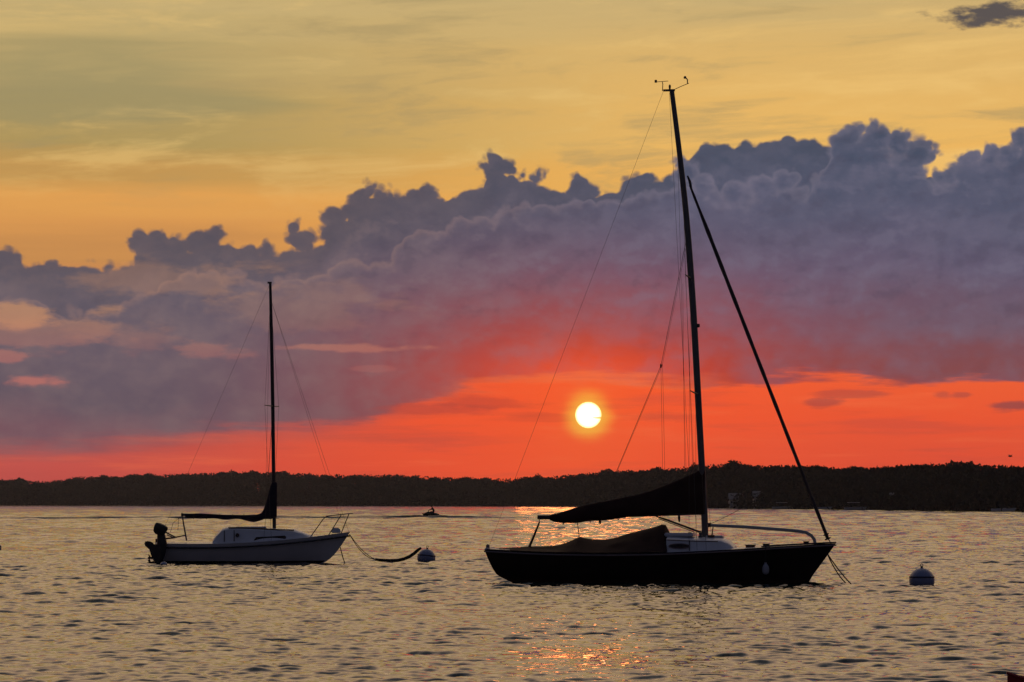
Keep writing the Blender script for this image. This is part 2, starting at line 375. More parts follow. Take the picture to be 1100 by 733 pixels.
# ------------------------------------------------------------------ mesh helpers
class MB:
    """collects shapes, then links them as ONE mesh object"""
    def __init__(self): self.v = []; self.f = []
    def add(self, vs, fs):
        o = len(self.v); self.v += [tuple(p) for p in vs]; self.f += [tuple(i + o for i in f) for f in fs]; return self
    def box(self, c, s, rot=None, taper=1.0):
        hx, hy, hz = s[0] / 2, s[1] / 2, s[2] / 2
        vs = []
        for z, t in ((-hz, 1), (hz, taper)):
            for x, y in ((-hx, -hy), (hx, -hy), (hx, hy), (-hx, hy)):
                p = Vector((x * t, y * t, z))
                if rot is not None: p = rot @ p
                vs.append(p + Vector(c))
        return self.add(vs, [(0, 3, 2, 1), (4, 5, 6, 7), (0, 1, 5, 4), (1, 2, 6, 5), (2, 3, 7, 6), (3, 0, 4, 7)])
    def tube(self, pts, r, n=8, sq=1.0):
        pts = [Vector(p) for p in pts]
        rad = r if isinstance(r, (list, tuple)) else [r] * len(pts)
        vs, fs = [], []
        ref = None
        for i, p in enumerate(pts):
            t = (pts[min(i + 1, len(pts) - 1)] - pts[max(i - 1, 0)]).normalized()
            if ref is None:
                ref = Vector((0, 1, 0)) if abs(t.y) < 0.9 else Vector((1, 0, 0))
            a = (ref - t * ref.dot(t)).normalized(); b = t.cross(a); ref = a
            for k in range(n):
                w = 2 * math.pi * k / n
                vs.append(p + a * (math.cos(w) * rad[i] * sq) + b * (math.sin(w) * rad[i]))
        L = len(pts)
        for i in range(L - 1):
            for k in range(n):
                fs.append((i * n + k, i * n + (k + 1) % n, (i + 1) * n + (k + 1) % n, (i + 1) * n + k))
        fs.append(tuple(range(n - 1, -1, -1))); fs.append(tuple((L - 1) * n + k for k in range(n)))
        return self.add(vs, fs)
    def grid(self, rows, closed=False, caps=False):
        n = len(rows[0]); vs = [p for r in rows for p in r]; fs = []
        for i in range(len(rows) - 1):
            for k in range(n if closed else n - 1):
                fs.append((i * n + k, i * n + (k + 1) % n, (i + 1) * n + (k + 1) % n, (i + 1) * n + k))
        if caps:
            fs.append(tuple(range(n - 1, -1, -1))); fs.append(tuple((len(rows) - 1) * n + k for k in range(n)))
        return self.add(vs, fs)
    def lathe(self, prof, n=24, c=(0, 0, 0), rot=None):
        vs, fs = [], []
        for r, z in prof:
            for k in range(n):
                w = 2 * math.pi * k / n
                p = Vector((r * math.cos(w), r * math.sin(w), z))
                if rot is not None: p = rot @ p
                vs.append(p + Vector(c))
        for i in range(len(prof) - 1):
            for k in range(n):
                fs.append((i * n + k, i * n + (k + 1) % n, (i + 1) * n + (k + 1) % n, (i + 1) * n + k))
        fs.append(tuple(range(n - 1, -1, -1))); fs.append(tuple((len(prof) - 1) * n + k for k in range(n)))
        return self.add(vs, fs)
    def build(self, name, material, parent=None, smooth=True, bevel=0.0):
        me = bpy.data.meshes.new(name)
        me.from_pydata(self.v, [], self.f); me.validate()
        bm = bmesh.new(); bm.from_mesh(me)
        bmesh.ops.remove_doubles(bm, verts=bm.verts, dist=1e-5)
        bmesh.ops.recalc_face_normals(bm, faces=bm.faces)
        if bevel:
            bmesh.ops.bevel(bm, geom=[e for e in bm.edges if e.is_manifold and e.calc_face_angle(0) > 0.6], offset=bevel, segments=2, affect='EDGES', clamp_overlap=True)
        bm.to_mesh(me); bm.free()
        if smooth:
            me.polygons.foreach_set('use_smooth', [True] * len(me.polygons))
            try: me.set_sharp_from_angle(angle=R(40))
            except Exception: pass
        me.materials.append(M[material])
        o = bpy.data.objects.new(name, me); col.objects.link(o)
        if parent: o.parent = parent
        return o

def tag(o, label=None, cat=None, group=None, kind=None):
    if label: o['label'] = label
    if cat: o['category'] = cat
    if group: o['group'] = group
    if kind: o['kind'] = kind
    return o
def empty(name, loc=(0, 0, 0), rz=0.0):
    o = bpy.data.objects.new(name, None); col.objects.link(o)
    o.location = loc; o.rotation_euler = (0, 0, rz); o.empty_display_size = 0.3
    return o
def copy_tree(o, parent=None):
    c = o.copy(); col.objects.link(c)
    if parent: c.parent = parent
    for ch in list(o.children): copy_tree(ch, c)
    return c
def on_water(px, py, z=0.0):
    d = ray(px, py); t = (z - CAM_H) / d.z
    return Vector((d.x * t, d.y * t, z))
def at(px, py, Y):
    d = ray(px, py); t = Y / d.y
    return Vector((d.x * t, Y, CAM_H + d.z * t))
def lerp_table(tab, x):
    if x <= tab[0][0]: return tab[0][1]
    for (a, b), (c, d) in zip(tab, tab[1:]):
        if x <= c:
            return b + (d - b) * (x - a) / (c - a)
    return tab[-1][1]
def smooth_table(tab, x):
    """Catmull-Rom through the table"""
    if x <= tab[0][0]: return tab[0][1]
    if x >= tab[-1][0]: return tab[-1][1]
    for i in range(len(tab) - 1):
        if x <= tab[i + 1][0]:
            x0, y0 = tab[i]; x1, y1 = tab[i + 1]
            m0 = (y1 - tab[i - 1][1]) / (x1 - tab[i - 1][0]) if i else (y1 - y0) / (x1 - x0)
            m1 = (tab[i + 2][1] - y0) / (tab[i + 2][0] - x0) if i + 2 < len(tab) else (y1 - y0) / (x1 - x0)
            h = x1 - x0; t = (x - x0) / h
            return (2*t**3 - 3*t**2 + 1) * y0 + (t**3 - 2*t**2 + t) * h * m0 + (-2*t**3 + 3*t**2) * y1 + (t**3 - t**2) * h * m1

class Frame:
    """a boat's own axes: x to the bow, y to port, z up; pt() finds where a sight line meets the plane y = off"""
    def __init__(self, X0, Y0, yaw):
        self.o = Vector((X0, Y0, 0)); self.yaw = yaw
        self.ex = Vector((math.cos(yaw), math.sin(yaw), 0)); self.ey = Vector((-math.sin(yaw), math.cos(yaw), 0))
    def pt(self, px, py, off=0.0):
        d = ray(px, py); cpos = Vector((0, 0, CAM_H))
        p0 = self.o + self.ey * off
        t = (p0 - cpos).dot(self.ey) / d.dot(self.ey)
        w = cpos + d * t - self.o
        return Vector((w.dot(self.ex), off, w.z))

# ------------------------------------------------------------------ lake
def lake():
    rr = [19.0]
    while rr[-1] < 2300:
        r = rr[-1]
        step = 0.0011 * r if r < 110 else 0.0018 * r
        rr.append(r + step)
    rr = np.array(rr)
    half_w = lambda r: 6.0 + r * math.tan(R(12.0))      # the rippled sheet widens with distance
    NC = 780
    rg, tg = np.meshgrid(rr, np.linspace(-1, 1, NC), indexing='ij')
    x = half_w(rg) * tg; y = rg.copy()
    dr = np.gradient(rr)
    cell = np.maximum(dr, 2 * half_w(rr) / NC)[:, None]
    z = np.zeros_like(x)
    nwave = 150
    lam = 0.17 * (14.0 / 0.17) ** ((np.arange(nwave) + rng.random(nwave)) / nwave)
    wind = R(78)
    for L in lam:
        k = 2 * math.pi / L
        a = wind + rng.normal(0, 0.62)
        ph = rng.random() * 6.283
        slope = SLOPE * (1.0 if L < 0.5 else (0.5 / L) ** FALL)
        amp = slope / k * math.sqrt(2.0 / nwave) * 3.0
        w = np.clip((L / cell - 3.0) / 3.0, 0, 1) * np.clip((34.0 - L / cell) / 12.0, 0, 1)
        rows = np.nonzero(w[:, 0] > 0)[0]
        if not len(rows): continue
        s = slice(rows[0], rows[-1] + 1)
        kx, ky = k * math.cos(a), k * math.sin(a)
        # slow gusts: patches of rougher and calmer water
        g = 0.75 + 0.5 * np.sin(x[s] * 0.11 / (0.4 + L * 0.2) + ph * 3) * np.sin(y[s] * 0.045 / (0.4 + L * 0.2) + ph * 5)
        pz = kx * x[s] + ky * y[s] + ph + 0.9 * np.sin(0.23 * k * (x[s] * math.sin(a) - y[s] * math.cos(a)) + ph * 7)
        z[s] += w[s] * amp * g * (np.sin(pz) + 0.22 * np.cos(2 * pz))
    # calmer slicks and rougher gust lanes; a flattened patch is added before the dark sloop to gather sun glint
    f = 0.95 + 0.16 * np.sin(y * 0.21 + 0.5 * np.sin(x * 0.13)) * np.sin(x * 0.09 + 1.0) + 0.14 * np.sin(y * 0.083 + x * 0.031 + 2.0) + 0.10 * np.sin(y * 0.47 + x * 0.11)
    f *= 1 + 4.6 * np.clip((rg - 55) / 310, 0, 1)
    f *= 1 - 0.84 * np.exp(-((x - 1.05 - 0.3 * np.sin(y * 1.3)) / 1.25) ** 2 - ((y - 36.6) / 3.4) ** 2)
    z *= f
    n0, n1 = x.shape
    co = np.stack([x, y, z], -1).reshape(-1, 3).astype(np.float32)
    i = (np.arange(n0 - 1)[:, None] * n1 + np.arange(n1 - 1)[None, :]).reshape(-1)
    quads = np.stack([i, i + 1, i + n1 + 1, i + n1], -1).astype(np.int32)
    quads = quads[:, ::-1]
    me = bpy.data.meshes.new('water')
    me.vertices.add(len(co)); me.vertices.foreach_set('co', co.ravel())
    me.loops.add(quads.size); me.loops.foreach_set('vertex_index', quads.ravel())
    me.polygons.add(len(quads))
    me.polygons.foreach_set('loop_start', np.arange(0, quads.size, 4, dtype=np.int32))
    me.polygons.foreach_set('use_smooth', np.ones(len(quads), dtype=bool))
    me.update()
    if me.polygons[0].normal.z < 0: me.flip_normals()
    me.materials.append(M['water'])
    o = bpy.data.objects.new('water', me); col.objects.link(o); tag(o, kind='structure')
    # the rest of the lake, to the horizon and round behind the camera, a touch lower
    b = MB()
    b.add([(-2900, -900, -0.9), (2900, -900, -0.9), (2900, 3300, -0.9), (-2900, 3300, -0.9)], [(0, 1, 2, 3)])
    tag(b.build('lake_bed', 'soil', smooth=False), kind='structure')
    b = MB()
    x0, x1 = half_w(18.5) - 0.05, half_w(2290) - 0.5
    for s in (-1, 1):
        b.add([(s * x0, 18.5, -0.02), (s * x1, 2290, -0.02), (s * 2600, 2290, -0.02), (s * 2600, -600, -0.02), (s * x0, -600, -0.02)], [(0, 1, 2, 3, 4)])
    b.add([(-x0, 18.5, -0.02), (x0, 18.5, -0.02), (x0, -600, -0.02), (-x0, -600, -0.02)], [(0, 1, 2, 3)])
    tag(b.build('water_surround', 'water', smooth=False), kind='structure')
SLOPE = 0.150; FALL = 1.0
lake()

# ------------------------------------------------------------------ far shore
SHORE = [(-900, 541.9), (-300, 542.6), (0, 543.0), (300, 543.4), (550, 543.8), (640, 544.3), (700, 545.0), (760, 546.0), (830, 546.9), (900, 547.8), (1000, 549.0), (1100, 550.2), (1250, 551.5), (1500, 553)]
SKYLINE = [(-900, 516), (-300, 514), (0, 512), (30, 515), (50, 516), (80, 511), (150, 509), (200, 507), (290, 505), (350, 508), (430, 508), (480, 511), (540, 512), (600, 509), (640, 504), (700, 502), (760, 497), (790, 495), (820, 498), (860, 498), (900, 501), (960, 499), (1000, 496), (1012, 500), (1020, 494), (1040, 494), (1060, 499), (1085, 498), (1100, 500), (1250, 498), (1500, 503)]
def shore_point(px, back=0.0):
    """ground point on the shore seen at px, `back` metres further from the water"""
    p = on_water(px, lerp_table(SHORE, px))
    return p * (1 + back / p.length)
TREE_H = lambda px: 17.0 if px < 650 else max(9.0, 17.0 - (px - 650) * 0.035)
def ground_z(px, back):
    """low bank at the water, then a slope up to the ridge that carries the skyline trees"""
    p = shore_point(px); B = p.length * 0.14
    top = at(px, lerp_table(SKYLINE, px), (p.length + B)).z - TREE_H(px) * 0.93
    t = min(1.0, max(0.0, back / B)); t = t * t * (3 - 2 * t)
    return 0.5 * min(1.0, back / 4.0) + max(0.3, top - 0.5) * t
def shore():
    b = MB(); rows = []
    for px in range(-900, 1501, 25):
        p = shore_point(px); B = p.length * 0.14
        r = [Vector((p.x, p.y, -0.6))]
        for q in (0.0, 0.02, 0.1, 0.25, 0.5, 0.75, 1.0, 1.5):
            g = shore_point(px, q * B); g.z = ground_z(px, q * B) - (0.15 if q == 0 else 0); r.append(g)
        e = shore_point(px, 3.0 * B); e.z = -2.0; r.append(e)
        rows.append(r)
    b.grid(rows)
    tag(b.build('far_shore_land', 'soil'), kind='structure')
shore()

def sprays(pos, size, seed):
    """small tilted leaf sprays: one quad each"""
    g = np.random.default_rng(seed); n = len(pos)
    a = g.normal(size=(n, 3)) * (1, 1, 0.6); a /= np.linalg.norm(a, axis=1)[:, None]
    t = np.cross(a, g.normal(size=(n, 3))); t /= np.linalg.norm(t, axis=1)[:, None]
    w = np.cross(a, t); sz = (size * g.uniform(0.6, 1.3, n))[:, None]
    return np.stack([pos - t * sz, pos - w * sz * 0.6, pos + t * sz, pos + w * sz * 0.6], 1).reshape(-1, 3)
def quads_object(name, vs, material, parent=None):
    me = bpy.data.meshes.new(name); n = len(vs)
    me.vertices.add(n); me.vertices.foreach_set('co', vs.astype(np.float32).ravel())
    me.loops.add(n); me.loops.foreach_set('vertex_index', np.arange(n, dtype=np.int32))
    me.polygons.add(n // 4); me.polygons.foreach_set('loop_start', np.arange(0, n, 4, dtype=np.int32))
    me.update(); me.materials.append(M[material])
    o = bpy.data.objects.new(name, me); col.objects.link(o)
    if parent: o.parent = parent
    return o
def crown_points(c, rad, n, seed):
    """leaf positions through a domed crown made of many small lobes"""
    g = np.random.default_rng(seed)
    L = 26
    d = g.normal(size=(L, 3)); d /= np.linalg.norm(d, axis=1)[:, None]; d[:, 2] = np.abs(d[:, 2]) * 1.3 - 0.55
    lc = d * g.uniform(0.45, 0.74, (L, 1)); lr = g.uniform(0.24, 0.36, L)
    k = g.integers(0, L, n)
    q = g.normal(size=(n, 3)); q /= np.linalg.norm(q, axis=1)[:, None]; q *= g.random((n, 1)) ** 0.4
    return np.array(c) + (lc[k] + q * lr[k][:, None]) * np.array(rad)
def tree_proto(kind):
    H = 12.0
    t = empty('shore_tree')
    tag(t, 'dark leafy tree in the unbroken wood along the far shore', 'tree', 'trees of the wood along the far shore')
    tr = MB(); rg = random.Random(kind)
    tr.tube([(0, 0, -0.5), (0.1, 0, 2.5), (0.25, 0.1, 5.5), (0.1, 0, 9.0)], [0.32, 0.24, 0.17, 0.05], 6)
    for k in range(5):
        w = rg.uniform(0, 6.28); z0 = rg.uniform(3.0, 6.0)
        tr.tube([(0.15, 0.05, z0), (math.cos(w) * 1.4, math.sin(w) * 1.4, z0 + 1.5), (math.cos(w) * 2.6, math.sin(w) * 2.6, z0 + 2.6)], [0.11, 0.08, 0.03], 5)
    tr.build('trunk', 'bark', t)
    rad = [(5.4, 5.2, 5.6), (6.2, 5.8, 5.4), (4.8, 4.8, 6.0), (6.8, 6.2, 5.6), (5.2, 5.2, 5.2)][kind % 5]
    quads_object('crown', sprays(crown_points((0, 0, H - rad[2]), rad, 3600, 100 + kind), 0.36, kind), 'leaf' if kind % 2 else 'leaf_b', t)
    return t
def wood():
    protos = [tree_proto(k) for k in range(5)]
    used = [False] * 5
    rg = random.Random(5)
    def plant(px, back, h):
        k = rg.randrange(5)
        o = protos[k] if not used[k] else copy_tree(protos[k])
        used[k] = True
        g = shore_point(px, back); s = h / 12.0
        o.location = (g.x, g.y, ground_z(px, back)); o.rotation_euler = (0, 0, rg.uniform(0, 6.28))
        o.scale = (s * rg.uniform(0.9, 1.25), s * rg.uniform(0.9, 1.25), s)
    # ridge trees make the skyline
    px = -30.0
    while px < 1135:
        d = shore_point(px).length
        B = d * 0.14; h = TREE_H(px) * rg.uniform(0.86, 1.07)
        plant(px, B * rg.uniform(0.9, 1.04), h)
        px += max(5.0, 3000 / (d * 1.14) * h * 0.42)
    # slope and waterside trees
    for q, n in ((0.5, 75), (0.12, 75)):
        for i in range(n):
            px = -30 + 1165 * (i + rg.uniform(0.1, 0.9)) / n
            d = shore_point(px).length
            plant(px, d * 0.14 * q * rg.uniform(0.8, 1.2), TREE_H(px) * rg.uniform(0.62, 0.85))
    # the thicket under and between them, and the wood beyond the edges of the view
    g = np.random.default_rng(9); P_, S_ = [], []
    for i in range(8200):
        px = g.uniform(-60, 1160) if i > 1800 else g.choice([g.uniform(-700, -40), g.uniform(1140, 1450)])
        d = shore_point(px).length
        q = (g.uniform(0.0, 1.05), g.uniform(0.85, 1.08), g.uniform(0.0, 0.06))[i % 3]
        hh = TREE_H(px) * (g.uniform(0.35, 0.85), g.uniform(0.6, 0.86), g.uniform(0.2, 0.5))[i % 3]
        if not -60 < px < 1160: hh *= 1.3
        p = shore_point(px, d * 0.14 * q); z0 = ground_z(px, d * 0.14 * q) - (0.3 if i % 3 == 2 else 0)
        n = 46
        top = g.random(n) ** 0.8
        spread = np.sqrt(1 - 0.75 * top ** 2)[:, None] * 2.6
        xy = g.normal(size=(n, 2)) * spread
        P_.append(np.column_stack([p.x + xy[:, 0], p.y + xy[:, 1] * 0.9, z0 + hh * top])); S_.append(np.full(n, 0.42 + 0.42 * min(1.0, d / 2000)))
    o = quads_object('far_wood', sprays(np.concatenate(P_), np.concatenate(S_), 3), 'leaf')
    tag(o, 'dark thicket filling the wood along the far shore', 'woods', kind='stuff')
wood()

def cottage(px, py, w, dp, h, label):
    d = shore_point(px); Y = d.y * 1.003
    p = at(px, py, Y)
    t = empty('cottage', (p.x, p.y, p.z - h))
    tag(t, label, 'house')
    b = MB(); b.box((0, 0, h / 2), (w, dp, h))
    b.add([(-w / 2, -dp / 2, h), (-w / 2, dp / 2, h), (-w / 2, 0, h + dp * 0.3)], [(0, 1, 2)]); b.add([(w / 2, -dp / 2, h), (w / 2, dp / 2, h), (w / 2, 0, h + dp * 0.3)], [(0, 1, 2)])
    b.box((0, 0, -2), (w * 0.98, dp * 0.98, 3.99))
    b.build('wall', 'siding', t, smooth=False)
    r = MB(); e = 0.35
    for s in (-1, 1):
        r.add([(-w / 2 - e, s * (dp / 2 + e), h - 0.18), (w / 2 + e, s * (dp / 2 + e), h - 0.18), (w / 2 + e, 0, h + dp * 0.3 + 0.05), (-w / 2 - e, 0, h + dp * 0.3 + 0.05)], [(0, 1, 2, 3)])
        r.add([(-w / 2 - e, s * (dp / 2 + e), h), (w / 2 + e, s * (dp / 2 + e), h), (w / 2 + e, 0, h + dp * 0.3 + 0.22), (-w / 2 - e, 0, h + dp * 0.3 + 0.22)], [(0, 1, 2, 3)])
    rf = r.build('roof', 'roof', t, smooth=False)
    for k in range(3):
        f = MB(); f.box((-w * 0.3 + k * w * 0.3, -dp / 2 - 0.02, h * 0.5), (w * 0.14, 0.08, h * 0.36)); f.build('window', 'glass', t, smooth=False)
cottage(797, 536.5, 8.5, 6, 2.6, 'pale cottage low on the far shore, the wider of two neighbours')
cottage(817, 533.5, 4.6, 5, 3.2, 'small pale cottage higher on the bank, just right of a wider cottage')
cottage(962, 535.5, 3.0, 4, 2.4, 'tiny grey cottage alone in the trees between the sloop bow and the right edge')

def runabout(px, py, L, cover, label, group=None, dark=False):
    p = on_water(px, py)
    t = empty('moored_motorboat', (p.x, p.y, 0), R(random.uniform(-12, 12)))
    tag(t, label, 'motorboat', group)
    hull_loft(t, L, L * 0.17, 0.75, 0.9, 'boot_dark' if dark else 'hull_white')
    if cover:
        c = MB(); c.box((-L * 0.08, 0, 2.0), (L * 0.5, L * 0.28, 0.1)); c.build('canopy', 'canvas_navy' if dark else 'white_gel', t, bevel=0.03)
        for sx in (-1, 1):
            for sy in (-1, 1):
                q = MB(); q.tube([(-L * 0.08 + sx * L * 0.22, sy * L * 0.12, 0.6), (-L * 0.08 + sx * L * 0.22, sy * L * 0.12, 1.96)], 0.03, 6); q.build('post', 'steel', t)
    else:
        c = MB(); c.add([(L * 0.12, -L * 0.13, 0.72), (L * 0.12, L * 0.13, 0.72), (-0.02 * L, L * 0.12, 1.15), (-0.02 * L, -L * 0.12, 1.15), (L * 0.10, -L * 0.13, 0.72), (L * 0.10, L * 0.13, 0.72), (-0.04 * L, L * 0.12, 1.15), (-0.04 * L, -L * 0.12, 1.15)], [(0, 1, 2, 3), (4, 5, 6, 7), (0, 1, 5, 4), (2, 3, 7, 6), (0, 3, 7, 4), (1, 2, 6, 5)]); c.build('windscreen', 'glass', t, smooth=False)
    g = MB(); g.box((-L * 0.5, 0, 0.55), (0.35, 0.4, 0.7)); g.build('outboard_motor', 'black', t, bevel=0.05)
    return t
def hull_loft(parent, L, B, zs, zb, material, name='hull'):
    """plain small-boat hull: half-beam B, sheer zs amidships and zb at the stem"""
    rows = []
    for i in range(15):
        s = i / 14; x = -L / 2 + L * s
        bb = B * (0.82 + 0.18 * math.sin(min(1, s * 2) * math.pi / 2)) * (1 if s < 0.45 else max(0.0, 1 - ((s - 0.45) / 0.55) ** 2.2)) + 0.01
        sh = zs + (zb - zs) * s ** 2
        rk = 0.0 if s < 0.5 else (s - 0.5) * 2
        row = []
        for k in range(-6, 7):
            a = abs(k) / 6
            z = -0.22 + (sh + 0.22) * a ** 1.4
            row.append((x - rk * (sh - z) * 0.55, math.copysign(bb * a ** 0.55, k) if k else 0.0, z))
        rows.append(row)
    b = MB(); b.grid(rows)
    b.add(rows[0], [tuple(range(13))])
    b.add([q for r in rows for q in (Vector(r[0]) * 1 + Vector((0, 0.03, -0.04)), Vector(r[-1]) + Vector((0, -0.03, -0.04)))], [(2 * i, 2 * i + 1, 2 * i + 3, 2 * i + 2) for i in range(14)])
    return b.build(name, material, parent)
runabout(842, 547.3, 7.0, True, 'pale canopied boat moored along the far shore under the pair of cottages')
runabout(884, 548.0, 5.0, False, 'small pale motorboat at the far shore seen just right of the sloop forestay')
runabout(919, 548.4, 6.0, True, 'pale canopied boat at the far shore right of a low uncovered motorboat')
runabout(1073, 550.4, 3.2, False, 'tiny pale motorboat near the right edge of the far shore, left of its twin')
runabout(1084, 550.6, 3.0, False, 'tiny pale motorboat nearest the right edge of the far shore')
runabout(529, 544.4, 11.0, True, 'dark canopied boat moored far off below the tree line left of the sloop boom', dark=True)

# ------------------------------------------------------------------ evening haze over the lake
def haze():
    b = MB(); b.box((0, 1150, 37), (6000, 4500, 80))
    o = b.build('haze', 'black', smooth=False)
    mt = bpy.data.materials.new('evening_haze'); mt.use_nodes = True; nt = mt.node_tree
    for n in list(nt.nodes): nt.nodes.remove(n)
    v = nt.nodes.new('ShaderNodeVolumePrincipled'); v.inputs['Color'].default_value = (0.80, 0.80, 0.92, 1)
    v.inputs['Density'].default_value = HAZE; v.inputs['Anisotropy'].default_value = 0.55
    out = nt.nodes.new('ShaderNodeOutputMaterial'); nt.links.new(v.outputs[0], out.inputs['Volume'])
    o.data.materials.clear(); o.data.materials.append(mt)
    tag(o, 'thin evening haze in the air over the whole lake', 'haze', kind='stuff')
HAZE = 0.00005
haze()

# ------------------------------------------------------------------ sailing boats
def sail_hull(root, fr, stern, bow, sheer, stern_prof, stem_prof, Bmax, Btr, keel, material, boot, boot_top, rail, rail_mat, deck_mat, rail_r=0.02):
    """lofted yacht hull.  stern_prof / stem_prof: (z, x) lines of the two ends; sheer: (s, z)"""
    def half(s):
        a = Btr + (Bmax - Btr) * math.sin(min(1.0, s / 0.46) * math.pi / 2)
        return a if s <= 0.46 else Bmax * max(0.0, 1 - ((s - 0.46) / 0.54) ** 2.1) ** 0.92
    def point(s, t, side):
        zs = smooth_table(sheer, s)
        zk = keel * math.sin(math.pi * min(1, max(0.0, 0.10 + s * 0.86))) ** 0.7
        z = zk + (zs - zk) * t
        xa = smooth_table(stern_prof, z); xb = smooth_table(stem_prof, z)
        n = 0.42 + 0.35 * max(0, s - 0.5)
        return Vector((xa + (xb - xa) * s, side * (half(s) * t ** n), z))
    NS, NTt = 44, 16
    rows = []
    for i in range(NS + 1):
        s = (i / NS) ** 0.92
        rows.append([point(s, 1 - k / NTt, -1) for k in range(NTt + 1)] + [point(s, k / NTt, 1) for k in range(1, NTt + 1)])
    b = MB(); b.grid(rows); b.add(rows[0], [tuple(range(len(rows[0])))])
    hull = b.build('hull', material, root)
    # waterline paint, 4 mm proud of the skin
    def tz(s, z):
        lo, hi = 0.0, 1.0
        for _ in range(24):
            mid = (lo + hi) / 2
            if point(s, mid, 1).z < z: lo = mid
            else: hi = mid
        return lo
    b = MB()
    for side in (-1, 1):
        rws = []
        for i in range(NS + 1):
            s = i / NS * 0.985
            r = []
            for z in (-0.25, -0.1, 0.0, boot_top * 0.5, boot_top):
                q = point(s, tz(s, z), side); q.y += side * 0.004 * (1 if s < 0.97 else 0.5); r.append(q)
            rws.append(r)
        b.grid(rws)
    b.build('boot_stripe', boot, hull)
    # rub rail along the sheer
    b = MB()
    for side in (-1, 1):
        pts = []
        for i in range(NS + 1):
            q = point(i / NS, 1.0, side); q.z -= rail; q.y += side * 0.012; pts.append(q)
        b.tube(pts, rail_r, 6)
    b.build('rub_rail', rail_mat, hull)
    # cambered deck
    b = MB(); rws = []
    for i in range(NS + 1):
        l, r_ = point(i / NS, 1.0, -1), point(i / NS, 1.0, 1)
        rws.append([Vector((l.x, l.y + (r_.y - l.y) * k / 8, l.z - 0.015 + 0.05 * min(1, r_.y) * math.sin(math.pi * k / 8))) for k in range(9)])
    b.grid(rws); b.build('deck', deck_mat, root)
    return half, point

def wavy_tube(b, a, c, r, n=14, jig=0.0, sag=0.0):
    pts = [Vector(a).lerp(Vector(c), i / n) - Vector((0, 0, sag * 4 * (i / n) * (1 - i / n))) for i in range(n + 1)]
    b.tube(pts, r, 6)

